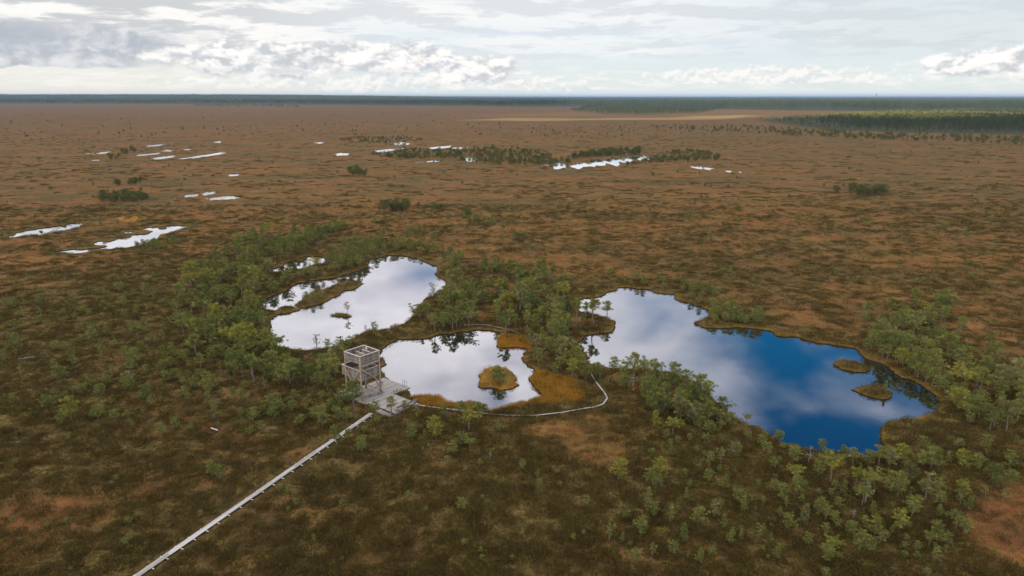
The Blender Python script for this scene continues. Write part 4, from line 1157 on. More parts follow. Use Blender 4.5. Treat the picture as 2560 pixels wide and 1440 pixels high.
TINT = {'y': (1.24, 1.12, 0.82, 1), 'g': (1.02, 1.0, 0.95, 1), 'k': (0.70, 0.78, 0.80, 1), 'e': (1.08, 0.98, 1.35, 1)}
TW = {'y': 'yellow-green', 'g': 'mid-green', 'k': 'dark green', 'e': 'grey-green'}
FW = {'u': 'flat-topped', 'r': 'round-crowned', 't': 'layered', 'c': 'cone-shaped', 's': 'sparse', 'b': 'bushy', 'p': 'bare-stemmed'}
ZONES = [(560,650,'at the back of the west grove'),(620,720,'inside the grove left of the bright pond'),(560,790,'on the outer left fringe of the west grove'),(690,620,'left of the small pond'),(800,690,'between the small pond and the bright pond'),(760,600,'on the ridge behind the small pond'),(900,640,'on the far shore of the bright pond'),(1030,625,'along the top shore of the bright pond'),
 (640,850,'west of the bright pond\'s near end'),(760,870,'on the near shore of the bright pond'),(850,850,'at the near shore, straight behind the tower'),(930,835,'on the neck between the bright and pale ponds'),(480,870,'in the open scrub left of the grove'),(540,930,'in the scrub left below the grove'),(660,930,'in the thick scrub left of the tower'),(780,920,'close left of the tower'),(860,970,'right at the foot of the tower'),(820,1020,'left of the walkway\'s upper end'),(720,1030,'in the scrub between the footpath and the tower'),(620,1060,'beside the single plank on the footpath'),(540,1180,'alone above the walkway'),
 (400,930,'in the tall group at mid left'),(330,900,'in the heath at left of the tall group'),(200,820,'on the heath by the left edge'),(60,850,'in the heath at the far left edge'),(190,1040,'in the lone clump on the left heath'),(250,960,'on the heath above the lone clump'),(440,800,'in the scrub below the open bog'),
 (850,1110,'beside the walkway\'s middle'),(960,1030,'in front of the deck'),(1050,1045,'right of the deck\'s near corner'),(1170,1030,'where the narrow trail passes the shore'),(1090,1090,'in the cluster below the narrow trail'),(1140,1120,'at the lower end of that small cluster'),(1160,1280,'alone on the dark heath in front'),(1320,1190,'on the heath below the trail'),
 (1150,710,'on the bright pond\'s right shore'),(1180,790,'in the grove between bright and pale ponds'),(1130,650,'beyond the bright pond\'s right tip'),(1280,680,'on the brown bog above the middle grove'),(1300,740,'at the back of the middle grove'),(1370,790,'in the heart of the middle grove'),(1440,790,'on the blue pond\'s wooded spit'),(1500,800,'at the tip of the wooded spit'),(1280,820,'at the left edge of the middle grove'),(1350,860,'in the middle grove by the orange sedge'),(1420,860,'at the near right of the middle grove'),(1360,910,'at the near end of the middle grove'),(1440,930,'near the top of the narrow trail'),
 (1500,940,'between the narrow trail and the blue pond'),(1590,960,'on the blue pond\'s near bank'),(1650,990,'halfway along the blue pond\'s near bank'),(1740,1010,'in the tall clump on the near bank'),(1780,1060,'below the tall clump on the near bank'),(1680,1100,'on the slope below the near bank'),(1860,1060,'on the bare stretch of near bank'),(1920,1110,'by the blue pond\'s lower shore'),(1550,1210,'in the big bushes at bottom centre'),(1660,1210,'right of the big bushes at bottom centre'),(1780,1220,'in the heath below the slope'),
 (2010,1150,'left of the large umbrella pine'),(2080,1170,'around the large umbrella pine'),(2180,1160,'along the lower shore of the blue pond'),(2260,1160,'by the lower shore\'s right end'),(2330,1180,'on the rise right of the lower shore'),(2450,1180,'near the right edge above the red lawn'),(2010,1240,'in the left of the lower right wood'),(2080,1310,'at the bottom of the lower right wood'),(2140,1230,'in the middle of the lower right wood'),(2180,1340,'in the lower right wood\'s front row'),(2250,1250,'right of the lower wood\'s middle'),(2330,1260,'where the lower wood thins out'),(2350,1350,'left of the red lawn'),(2420,1290,'at the edge of the red lawn'),(1980,1340,'among low scrub at the bottom'),(2480,1240,'behind the red lawn'),
 (1600,700,'on the blue pond\'s top shore'),(1720,740,'on the bog beyond the blue pond'),(1820,800,'on the headland of the blue pond'),(2180,790,'at the back of the right-hand grove'),(2290,780,'at the top of the right-hand grove'),(2210,860,'on the pond side of the right-hand grove'),(2290,860,'in the middle of the right-hand grove'),(2350,910,'in the lower half of the right-hand grove'),(2400,960,'in the tall stand of the right-hand grove'),(2450,1000,'below the tall stand on the right'),(2400,1040,'by the blue pond\'s right end'),(2520,1020,'at the right edge beside the grove'),(2540,1080,'at the right edge below the grove'),
 (2260,1085,'on the rounded point at the right'),(2205,980,'on the lower islet of the blue pond'),(2100,905,'on the upper islet of the blue pond'),(780,750,'on the long islet of the bright pond'),(1245,955,'on the round islet of the pale pond')]
ZXY = np.array([(z[0], z[1]) for z in ZONES], float)
def size_word(h):
    return 'tall ' if h > 4.6 else ('small ' if h < 2.4 else '')
zgroups = {}
for t in single:
    d = np.hypot(ZXY[:, 0] - t[7], (ZXY[:, 1] - t[8]) * 1.3)
    z = ZONES[int(d.argmin())][2]
    key = '%s%s %s pine' % (size_word(t[2]), TW[t[5]], FW[t[3]])
    zgroups.setdefault((key, z), []).append(t)
ORD = ['leftmost', 'second-from-left', 'third-from-left', 'fourth-from-left', 'fifth-from-left', 'sixth-from-left', 'seventh-from-left', 'eighth-from-left']
NUM = ['', '', 'two', 'three', 'four', 'five', 'six', 'seven', 'eight', 'nine', 'ten']
labels = {}
for (key, z), ts in zgroups.items():
    ts.sort(key=lambda t: t[7])
    n_ = len(ts)
    for i, t in enumerate(ts):
        if n_ == 1:
            lab = '%s %s' % (key, z)
        elif i == n_ - 1:
            lab = 'rightmost %s %s' % (key, z)
        else:
            lab = '%s %s %s' % (ORD[min(i, 7)], key, z)
        labels[id(t)] = lab
for t in single:
    x, y, h, form, k, tint, z = t[:7]
    crown, trunk = FORMS[form][k]
    root = empty('pine_tree', (x, y, z), rt.uniform(0, 6.28))
    s = h / 5.0
    wd = s * rt.uniform(0.92, 1.12)
    if h < 2.0:
        wd *= 1.15
    root.scale = (wd, wd, s)
    tag(root, labels[id(t)], 'pine', 'bog pines around the ponds')
    link('trunk', trunk, root)
    c = link('crown', crown, root)
    tc_ = TINT[tint]
    v = rt.uniform(0.88, 1.14)
    c.color = (tc_[0] * v * rt.uniform(0.95, 1.06), tc_[1] * v, tc_[2] * v, 1)

# ------------------------------------------------------------------ the rest of the pines as one mass, with the far clumps
mp, mz, ms, mv = [], [], [], []
for t in rest:
    mp.append((t[0], t[1], t[6])); mz.append(rt.uniform(0, 6.28)); s = t[2] / 5
    ms.append((s * 1.05, s * 1.05, s)); mv.append(vi_of[(t[3], t[4])])
CLUMPS = [  # photo polygon, count, heights
 ([(930,388),(1000,372),(1100,378),(1250,370),(1330,380),(1400,398),(1440,408),(1340,416),(1230,412),(1100,402),(990,400)], 480, (1.4, 3.4)),
 ([(1420,398),(1480,388),(1540,380),(1600,378),(1600,390),(1520,392),(1450,398)], 110, (2, 5.0)),
 ([(1650,390),(1680,380),(1720,376),(1800,388),(1800,402),(1700,404),(1650,408),(1560,416),(1600,408)], 230, (1.2, 2.8)),
 ([(835,350),(900,344),(1010,342),(1060,352),(1010,358),(900,360)], 150, (1.2, 2.8)),
 ([(243,505),(255,492),(300,488),(350,492),(378,500),(350,508),(290,510)], 60, (1.6, 3.2)),
 ([(865,440),(880,428),(925,430),(920,442),(885,444)], 16, (2.5, 4)),
 ([(2085,485),(2130,476),(2200,474),(2225,486),(2160,494)], 34, (2.0, 4)),
 ([(945,532),(965,515),(1020,514),(1030,530),(985,538)], 24, (2.0, 3.6)),
 ([(1040,520),(1150,530),(1290,560),(1260,578),(1150,562),(1060,545)], 50, (1.2, 2.8)),
 ([(690,620),(760,590),(850,566),(875,560),(860,578),(760,606)], 40, (1.5, 2.8)),
 ([(285,462),(350,452),(360,458),(300,468)], 18, (1.5, 3)),
 ([(270,395),(330,372),(345,382),(280,404)], 20, (2, 4)),
 ([(330,632),(345,610),(440,602),(455,615),(380,640)], 40, (0.8, 1.8)),
 ([(1860,316),(1960,322),(2200,336),(2560,345),(2560,362),(2200,352),(1900,336),(1700,326),(1600,316)], 420, (1.5, 4.6)),
 ([(1290,315),(1700,310),(1900,322),(1700,345),(1300,345)], 150, (1.0, 3.0)),
 ([(0,275),(1280,275),(1280,340),(0,350)], 170, (1.0, 3.4)),
 ([(420,262),(700,262),(760,268),(560,268)], 160, (3, 7)),
 ([(0,350),(2560,350),(2560,520),(0,520)], 170, (0.6, 2.0)),
 ([(0,520),(2560,520),(2560,740),(1900,760),(1300,640),(0,640)], 260, (0.5, 1.6)),
]
for pp, n_, (h0, h1) in CLUMPS:
    P_ = np.array([G(*q) for q in pp])
    xs_ = [q[0] for q in pp]; ys_ = [q[1] for q in pp]
    k = 0
    for _ in range(n_ * 12):
        if k >= n_:
            break
        px, py = rt.uniform(min(xs_), max(xs_)), rt.uniform(min(ys_), max(ys_))
        x, y = G(px, py)
        if not inside(P_, np.array([x]), np.array([y]))[0]:
            continue
        k += 1
        h = rt.uniform(h0, h1)
        form = rt.choice('rrrtrb')
        s = h / 5
        w = s * rt.uniform(1.1, 1.7)
        mp.append((x, y, 0.2)); mz.append(rt.uniform(0, 6.28)); ms.append((w, w, s))
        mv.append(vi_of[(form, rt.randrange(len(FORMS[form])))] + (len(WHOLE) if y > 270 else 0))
mp = np.array(mp)
_z, _sd = ground_z(mp[:, 0], mp[:, 1])
ok = _sd > 0.3
for pp in FAR_PONDS:
    ok &= ~inside(np.array([G(*q) for q in pp]), mp[:, 0], mp[:, 1])
mp[:, 2] = _z
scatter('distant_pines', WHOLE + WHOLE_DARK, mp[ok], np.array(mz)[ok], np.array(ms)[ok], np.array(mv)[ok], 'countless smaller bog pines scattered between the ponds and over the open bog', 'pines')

# ------------------------------------------------------------------ far forests
def forest_tree(seed, kind):
    rng = np.random.default_rng(seed)
    tris, tv = [], []
    H = 12.0
    if kind == 'spruce':
        for i in range(26):
            k = (i + 0.5) / 26
            a = i * 2.4
            r = 2.3 * (1 - k) ** 0.9 * rng.uniform(0.4, 1)
            tt = tuft_tris(rng, (r * math.cos(a), r * math.sin(a), H * (0.1 + 0.88 * k)), 1.0 - 0.35 * k, 5)
            tris.append(tt); tv.append(np.full(len(tt), rng.random() * 0.6))
    else:
        for i in range(26):
            d = rng.normal(size=3); d /= np.linalg.norm(d)
            p = np.array([0, 0, H * 0.66]) + d * np.array([2.4, 2.4, 3.6]) * rng.uniform(0.5, 1)
            tt = tuft_tris(rng, p, 1.15 * rng.uniform(0.8, 1.2), 5)
            tris.append(tt); tv.append(np.full(len(tt), rng.random()))
        for i in range(4):
            tt = tuft_tris(rng, (rng.normal(0, .5), rng.normal(0, .5), 1.5 + i), 0.7, 4)
            tris.append(tt); tv.append(np.full(len(tt), rng.random() * 0.5))
    return np.concatenate(tris), np.concatenate(tv)
FT = [forest_tree(300 + i, k) for i, k in enumerate(['pine', 'spruce', 'pine', 'birch', 'spruce', 'pine'])]
FTM = [leaf_mesh('forest_tree', a, b, M['forest']) for a, b in FT] + [leaf_mesh('sunlit_tree', *FT[3], M['sunlit']), leaf_mesh('sunlit_tree', *FT[0], M['sunlit'])]  # last two repeat forest shapes with the sunlit leaf colour
# blocks of about forty trees for the woods further off
def forest_block(seed):
    rng = np.random.default_rng(seed)
    tr, tv = [], []
    for i in range(42):
        a, b = FT[rng.integers(len(FT))]
        sel = rng.random(len(a)) < 0.45
        s = rng.uniform(0.75, 1.3) * np.array([1.5, 1.5, 1.15])
        tr.append(a[sel] * s + np.array([rng.uniform(-70, 70), rng.uniform(-60, 60), 0])); tv.append(np.clip(b[sel] * 0.6 + rng.random() * 0.4, 0, 1))
    return leaf_mesh('forest_block', np.concatenate(tr), np.concatenate(tv), M['forest'])
FB = [forest_block(500 + i) for i in range(5)]
rf = np.random.default_rng(9)
def fill_poly(P_, spacing, jitter=0.9):
    lo, hi_ = P_.min(0), P_.max(0)
    nx = int((hi_[0] - lo[0]) / spacing) + 1; ny = int((hi_[1] - lo[1]) / spacing) + 1
    X, Y = np.meshgrid(lo[0] + np.arange(nx) * spacing, lo[1] + np.arange(ny) * spacing)
    x = X.ravel() + rf.uniform(-.5, .5, X.size) * spacing * jitter
    y = Y.ravel() + rf.uniform(-.5, .5, X.size) * spacing * jitter
    k = inside(P_, x, y)
    return x[k], y[k]
x, y = fill_poly(R1, 7.5)
k = (np.abs(x / y) < 0.86)
x, y = x[k], y[k]
d_ = linedist(R1, x, y, True)
kp = (rf.random(len(x)) < np.clip(0.12 + d_ / 150, 0, 1)) & (fbm(x / 60, y / 90, 55, 3) > 0.30)
x, y, d_ = x[kp], y[kp], d_[kp]
s = rf.uniform(0.55, 1.05, len(x)) * (0.42 + 0.58 * np.clip(d_ / 150, 0, 1))
x2, y2 = fill_poly(M1, 13)
kp = fbm(x2 / 120, y2 / 200, 66, 3) > 0.42
x2, y2 = x2[kp], y2[kp]
s2 = rf.uniform(0.45, 1.0, len(x2))
nR = len(x)
xx, yy, ss = np.concatenate([x, x2]), np.concatenate([y, y2]), np.concatenate([s, s2])
vif = rf.integers(0, 6, len(xx))
lit = (rf.random(len(xx)) < np.clip((fbm(xx / 110, yy / 170, 19, 3) - 0.36) * 4, 0.05, 0.72)) & (np.arange(len(xx)) < nR) & (yy + 90 * (fbm(xx / 150, yy / 150, 12, 2) - 0.5) * 4 > 1330)  # trees beyond the cloud shade's edge that take the painted sunlit tint
vif[lit] = rf.integers(6, 8, int(lit.sum()))
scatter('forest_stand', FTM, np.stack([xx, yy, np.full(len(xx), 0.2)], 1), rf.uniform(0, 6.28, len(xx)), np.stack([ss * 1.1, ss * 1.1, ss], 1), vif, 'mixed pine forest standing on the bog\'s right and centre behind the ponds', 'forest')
px_, sc_ = [], []
D = 2100.0
while D < 24000:
    step = 100 if D < 6000 else 100 * D / 6000
    for xq in np.arange(-0.95 * D, 0.95 * D, step):
        xq = xq + rf.uniform(-30, 30)
        yq = D + rf.uniform(-0.02, 0.02) * D
        if yq > far_edge_y(np.array([xq]), np.array([yq]))[0] * rf.uniform(0.985, 1.02):
            px_.append((xq, yq, 0.2)); k = step / 100 if D > 6000 else 1
            sc_.append((min(k, 2.2), min(k, 2.2), rf.uniform(0.8, 1.25) * 1.5))
    D *= 1.045
px_ = np.array(px_)
px_[:, 2] += rise(px_[:, 0], px_[:, 1])
scatter('far_forest', FB, px_, rf.uniform(0, 6.28, len(px_)), np.array(sc_), rf.integers(0, len(FB), len(px_)), 'dark forest that closes the bog along the whole horizon', 'forest')

# ------------------------------------------------------------------ ground cover
def cover_points(n, y0, y1, seed, power=1.0):
    """random ground points in the view cone, thinning with distance"""
    rng = np.random.default_rng(seed)
    y = y0 * (y1 / y0) ** (rng.random(n) ** power)
    x = rng.uniform(-1, 1, n) * (y * 0.76 + 14)
    return x, y, rng
def ok_land(x, y, sdmin=0.25):
    z, sd = ground_z(x, y)
    ok = sd > sdmin
    ok &= ~inside(DECK_POLY, x, y)
    ok &= linedist(WALK, x, y) > 1.12
    ok &= linedist(TRAIL, x, y) > 0.30
    ok &= linedist(TRAIL2, x, y) > 0.25
    return z, sd, ok
HEA = [clump_mesh('heather_clump', M['heather'], 20 + i, 90, 0.62, 0.42, 0, 0.05, 0.75) for i in range(4)]
GRA = [clump_mesh('grass_clump', M['grass'], 40 + i, 34, 0.40, 0.40, 0, 0.045, 0.6) for i in range(3)]
SED = [clump_mesh('sedge_clump', M['sedge'], 60 + i, 40, 0.42, 0.62, 0, 0.045, 0.75) for i in range(3)]
SHO = [clump_mesh('shore_clump', M['shore'], 70 + i, 40, 0.42, 0.52, 0, 0.045, 0.75) for i in range(3)]
SHR = [mound_mesh('dwarf_shrub', M['shrub'], 80 + i, 60, 1.9, 1.2, 0.75, 0.36) for i in range(4)]
YEL = [mound_mesh('yellow_shrub', M['yellowshrub'], 95 + i, 14, 0.42, 0.42, 0.55, 0.20) for i in range(2)]

x, y, rg = cover_points(62000, 52, 300, 1)
z, sd, ok = ok_land(x, y, 0.6)
he, se, re_ = cover(x, y, sd)
ok &= rg.random(len(x)) < (0.10 + 0.85 * he) * (1 - 0.8 * se)
ok &= vnoise(x / 1.6, y / 1.4, 5) > 0.22
x, y, z = x[ok], y[ok], z[ok]
s = (0.5 + 1.25 * rg.random(len(x)) ** 2.0) * (1 + y / 400)
s = np.minimum(s, np.maximum(0.45, (linedist(WALK, x, y) - 0.6) / 0.85))
scatter('heather', HEA, np.stack([x, y, z], 1), rg.uniform(0, 6.28, len(x)), np.stack([s, s, s * rg.uniform(0.7, 1.2, len(x))], 1), rg.integers(0, 4, len(x)), 'dark heather and dwarf shrubs covering the heath around the ponds', 'heather')
x, y, rg = cover_points(60000, 52, 320, 2)
z, sd, ok = ok_land(x, y, 0.6)
he, se, re_ = cover(x, y, sd)
ok &= rg.random(len(x)) < np.clip(0.75 - 0.40 * he, 0.1, 1)
ok &= vnoise(x / 2.2, y / 1.7, 15) > 0.38
x, y, z = x[ok], y[ok], z[ok]
s = rg.uniform(0.5, 1.15, len(x)) * (1 + y / 350)
scatter('bog_grass', GRA, np.stack([x, y, z], 1), rg.uniform(0, 6.28, len(x)), np.stack([s, s, s * 0.9], 1), rg.integers(0, 3, len(x)), 'tan cotton grass growing over the brown bog', 'grass')
# sedge along every shore and in the orange swards
rg = np.random.default_rng(3)
pts = []
for p in NEAR_PONDS[:4] + ISLANDS:
    n_ = len(p)
    for i in range(n_):
        a, b = p[i], p[(i + 1) % n_]
        L = math.hypot(*(b - a))
        m_ = int(L * 9)
        t_ = rg.random(m_)[:, None]
        nrm = np.array([-(b - a)[1], (b - a)[0]]) / max(L, 1e-6)
        off = (np.abs(rg.normal(0, 1.0, m_)) * rg.choice([-1, 1], m_))[:, None]
        pts.append(a + (b - a) * t_ + nrm * off)
for p in SEDGE_P[:3]:
    xs_, ys_ = fill_poly(p, 0.33)
    pts.append(np.stack([xs_, ys_], 1))
pts = np.concatenate(pts)
x, y = pts[:, 0], pts[:, 1]
z, sd, ok = ok_land(x, y, 0.10)
x, y, z, sd = x[ok], y[ok], z[ok], sd[ok]
s = rg.uniform(0.55, 1.1, len(x))
cover(x, y, sd)
sw = cover.sward > 0.5
for nm, kk, ms_, lab in (('sedge', sw, SED, 'orange sedge growing in the wet swards round the pale pond'), ('shore_grass', ~sw, SHO, 'olive and yellow sedge fringing the shores and islets')):
    kk = kk & (sw | (rg.random(len(x)) < 0.75))
    n_ = int(kk.sum())
    scatter(nm, ms_, np.stack([x, y, z], 1)[kk], rg.uniform(0, 6.28, n_), np.stack([s, s, s * rg.uniform(0.6, 1.1, len(x))], 1)[kk], rg.integers(0, 3, n_), lab, 'sedge')
# dwarf shrub mats on the open bog
x, y, rg = cover_points(60000, 110, 1300, 4, 0.75)
z, sd, ok = ok_land(x, y, 1.5)
mask = fbm(x / 9.0, y / 6.0, 71, 4) + 0.45 * (fbm(x / 110, y / 70, 81, 3) - 0.5)
ok &= mask > 0.545
ok &= rg.random(len(x)) < np.clip(1.25 - y / 900, 0.25, 1)
for pp in FAR_PONDS:
    ok &= ~inside(np.array([G(*q) for q in pp]), x, y)
x, y, z = x[ok], y[ok], z[ok]
s = (0.28 + 0.55 * rg.random(len(x)) ** 2) * np.minimum(0.65 + y / 600, 1.5)
scatter('dwarf_shrubs', SHR, np.stack([x, y, z - 0.05], 1), rg.normal(0, 0.35, len(x)), np.stack([s * 1.2, s * 1.1, np.minimum(s, 1.0) * 0.55], 1), rg.integers(0, 4, len(x)), 'dark low shrub mats dotted over the brown open bog', 'shrubs')
x, y, rg = cover_points(1100, 55, 260, 6)
z, sd, ok = ok_land(x, y, 0.8)
he, se, re_ = cover(x, y, sd)
ok &= rg.random(len(x)) < he * 0.8
x, y, z = x[ok], y[ok], z[ok]
s = rg.uniform(0.4, 1.0, len(x))
scatter('yellow_shrubs', YEL, np.stack([x, y, z], 1), rg.uniform(0, 6.28, len(x)), s, rg.integers(0, 2, len(x)), 'pale yellow-green bog shrubs sprinkled over the heath', 'shrubs')

# ------------------------------------------------------------------ dead trees, birch
def dead_tree(bx, by, ty, seed, label):
    rng = random.Random(seed)
    x, y = G(bx, by)
    h = top_height(y, ty)
    z = float(ground_z(x, y)[0][0])
    mb = MB()
    p = [(0, 0, -0.3)]
    for i in range(1, 7):
        p.append((rng.uniform(-.12, .12), rng.uniform(-.12, .12), h * i / 6))
    mb.tube(p, [0.12 - 0.017 * i for i in range(7)], 6)
    root = empty('dead_tree', (x, y, z))
    tag(root, label, 'dead tree', 'bleached dead pines')
    mb.build('trunk', M['dead'], root)
    br = MB()
    for i in range(15):
        t = rng.uniform(0.35, 0.97)
        a = rng.uniform(0, 6.28)
        L = h * 0.34 * (1.15 - t) * rng.uniform(0.7, 1.6)
        b0 = Vector((0, 0, h * t))
        b1 = b0 + Vector((math.cos(a), math.sin(a), rng.uniform(-0.1, 0.5))) * L * 0.6
        b2 = b1 + Vector((math.cos(a + .5), math.sin(a + .5), rng.uniform(0.1, 0.8))) * L * 0.5
        br.tube([b0, b1, b2], [0.045, 0.032, 0.012], 4, cap=False)
    br.build('branches', M['dead'], root)
dead_tree(2022, 1165, 1120, 1, 'white dead tree with spread branches left of the large umbrella pine')
dead_tree(1582, 984, 936, 2, 'pale dead tree with crooked branches on the blue pond\'s near bank')
dead_tree(1226, 1160, 1139, 3, 'short silvery dead tree standing alone on the dark heath below the trail')
dead_tree(2132, 1303, 1279, 4, 'grey dead tree with twiggy top in the middle of the lower right wood')
dead_tree(2162, 1262, 1205, 5, 'thin crooked dead trunk between two flat-topped pines of the lower wood')

def birch():
    bx, by, ty = 480 + 1557 / 4, 560 + 915 / 4, 560 + 785 / 4
    x, y = G(bx, by)
    h = top_height(y, ty)
    z = float(ground_z(x, y)[0][0])
    rng = np.random.default_rng(4)
    root = empty('birch_tree', (x, y, z))
    tag(root, 'slender yellow birch alone on the smallest islet of the bright pond', 'birch')
    mb = MB()
    mb.tube([(0, 0, -0.3), (0.05, 0, h * 0.3), (-0.04, 0.03, h * 0.6), (0.03, 0, h * 0.97)], [0.075, 0.06, 0.04, 0.012], 6)
    tris, tv = [], []
    for i in range(26):
        t = rng.uniform(0.36, 0.98)
        a = i * 2.4
        L = h * 0.26 * math.sin(math.pi * (0.15 + 0.8 * (t - 0.36) / 0.62)) * rng.uniform(0.6, 1.1)
        p0 = np.array([0, 0, h * t - 0.2]); p1 = p0 + np.array([math.cos(a), math.sin(a), 0.6]) * L
        mb.tube([p0, p1], [0.016, 0.006], 3, cap=False)
        for f in (0.6, 1.0):
            tt = tuft_tris(rng, p0 * (1 - f) + p1 * f, 0.24, 6, 0.1, 0.35)
            tris.append(tt); tv.append(np.full(len(tt), rng.random()))
    tm = mb.mesh('birch_trunk', M['birchbark'])
    at = tm.attributes.new('tv', 'FLOAT', 'POINT')
    at.data.foreach_set('value', np.zeros(len(tm.vertices), np.float32))
    link('trunk', tm, root)
    link('crown', leaf_mesh('birch_crown', np.concatenate(tris), np.concatenate(tv), M['birchleaf']), root)
birch()

# ------------------------------------------------------------------ timber deck
DZ = 0.52
def planks(mb, a0, a1, b0, b1, z, w=0.145, gap=0.012, th=0.045):
    """deck boards along E1 laid side by side along E2"""
    rr = random.Random(int(a0 * 100 + b0 * 10))
    b = b0
    while b < b1 - 0.02:
        ww = min(w, b1 - b)
        mb.bar(DK(a0 + rr.uniform(-.015, .015), b + ww / 2, z - th / 2), DK(a1 + rr.uniform(-.015, .015), b + ww / 2, z - th / 2 + rr.uniform(-.004, .004)), ww - gap, th)
        b += w
def build_deck():
    root = empty('timber_deck', DK(3, 6, 0.2))
    inv = Matrix.Translation(root.location).inverted()
    tag(root, 'L-shaped weathered timber deck on the pale pond\'s shore below the tower', 'deck')
    def put(mb, name, mat):
        mb.v = [tuple(inv @ Vector(p)) for p in mb.v]
        return mb.build(name, mat, root)
    mb = MB()
    planks(mb, 0.92, 5.55, 0.0, 5.7, DZ)
    planks(mb, 0.36, 8.85, 5.72, 11.9, DZ)
    put(mb, 'deck_boards', M['deck'])
    mb = MB()
    planks(mb, 0.02, 0.90, 0.0, 3.6, DZ - 0.22)
    put(mb, 'lower_step', M['deck'])
    mb = MB()  # fascia beams, set just outside the boards
    t = 0.05
    def fas(a, b, z0=DZ - 0.30, z1=DZ - 0.05):
        mb.bar(Vector(a) + Vector((0, 0, (z0 + z1) / 2)), Vector(b) + Vector((0, 0, (z0 + z1) / 2)), t, z1 - z0)
    fas(DK(0, -0.03), DK(5.55, -0.03), DZ - 0.5, DZ - 0.24 + 0.17)
    fas(DK(5.60, 0.0), DK(5.60, 5.66))
    fas(DK(5.65, 5.68), DK(8.85, 5.68))
    fas(DK(8.89, 5.72), DK(8.89, 11.9))
    fas(DK(0.36, 11.94), DK(8.85, 11.94))
    fas(DK(0.88, 3.66), DK(0.88, 5.70))
    fas(DK(0.32, 5.72), DK(0.32, 11.9))
    fas(DK(-0.02, 0.0), DK(-0.02, 3.6), DZ - 0.5, DZ - 0.27)
    put(mb, 'edge_beam', M['grey'])
    for a, b in ((0.2, 0.2), (5.3, 0.2), (5.3, 5.4), (8.6, 6.0), (8.6, 9.0), (8.6, 11.6), (6.6, 6.0), (3, 0.2), (1.2, 11.6), (5, 11.6)):
        mb = MB()
        p = DK(a, b)
        mb.tube([(p.x, p.y, -1.3), (p.x, p.y, DZ - 0.06)], [0.09, 0.09], 8)
        put(mb, 'pile', M['log'])
    mb = MB()  # low kerb rail on the landward side
    for b0 in (3.9, 4.8, 5.6):
        p = DK(0.72, b0)
        mb.bar((p.x, p.y, 0.0), (p.x, p.y, DZ + 0.22), 0.09, 0.09)
    mb.bar(DK(0.72, 3.7, DZ + 0.24), DK(0.72, 5.66, DZ + 0.24), 0.14, 0.05)
    put(mb, 'kerb_rail', M['rail'])
build_deck()
def bench(a0, a1, b, label):
    root = empty('bench', DK((a0 + a1) / 2, b, DZ), DK_A)
    tag(root, label, 'bench', 'backed benches on the deck edge')
    L = a1 - a0
    mb = MB()
    for k in (0, 1):
        mb.bar((-L / 2, 0.06 + 0.19 * k, 0.44), (L / 2, 0.06 + 0.19 * k, 0.44), 0.17, 0.05)
    mb.build('seat', M['rail'], root)
    mb = MB()
    for k in (0, 1):
        mb.bar((-L / 2, -0.09 - 0.03 * k, 0.62 + 0.17 * k), (L / 2, -0.09 - 0.03 * k, 0.62 + 0.17 * k), 0.04, 0.14)
    mb.build('backrest', M['grey'], root)
    for x_ in (-L / 2 + 0.15, L / 2 - 0.15):
        mb = MB()
        mb.bar((x_, 0.16, 0.0), (x_, 0.16, 0.415), 0.10, 0.34)
        mb.bar((x_, -0.06, 0.3), (x_, -0.13, 0.86), 0.06, 0.06)
        mb.build('leg', M['log'], root)
bench(1.35, 3.15, 0.32, 'backed plank bench on the deck edge behind the lone pine, nearer to the walkway')
bench(3.55, 5.35, 0.32, 'backed plank bench at the deck\'s right corner, nearer to the narrow trail')
def log_bench():
    a, b = Vector((*G(924.4, 992.5, DZ), DZ)), Vector((*G(951, 984.5, DZ), DZ))
    c = (a + b) / 2
    root = empty('log_bench', c, math.atan2(b.y - a.y, b.x - a.x))
    L = (b - a).length
    tag(root, 'backless half-log bench on two stump legs in the middle of the deck', 'bench')
    mb = MB()
    mb.bar((-L / 2 - 0.1, 0, 0.43), (L / 2 + 0.1, 0, 0.43), 0.36, 0.09)
    mb.build('seat', M['deck'], root)
    for x_ in (-L / 2 + 0.15, L / 2 - 0.15):
        mb = MB()
        mb.tube([(x_, -0.17, 0.19), (x_, 0.17, 0.19)], [0.19, 0.19], 10)
        mb.build('leg', M['log'], root)
log_bench()
def swim_ladder():
    p = DK(8.80, 6.75, DZ)
    root = empty('swim_ladder', p, DK_A)
    tag(root, 'metal bathing ladder with two upright handles on the deck\'s water corner', 'ladder')
    for s_ in (-0.27, 0.27):
        mb = MB()
        mb.tube([(-0.32, s_, 0.0), (-0.32, s_, 0.78), (-0.1, s_, 0.92), (0.16, s_, 0.75), (0.20, s_, -1.3)], [0.03] * 5, 8)
        mb.build('handle', M['metal'], root)
    mb = MB()
    for k in range(4):
        mb.bar((0.20, -0.27, -0.25 - 0.27 * k), (0.20, 0.27, -0.25 - 0.27 * k), 0.05, 0.03)
    mb.build('rung', M['metal'], root)
swim_ladder()

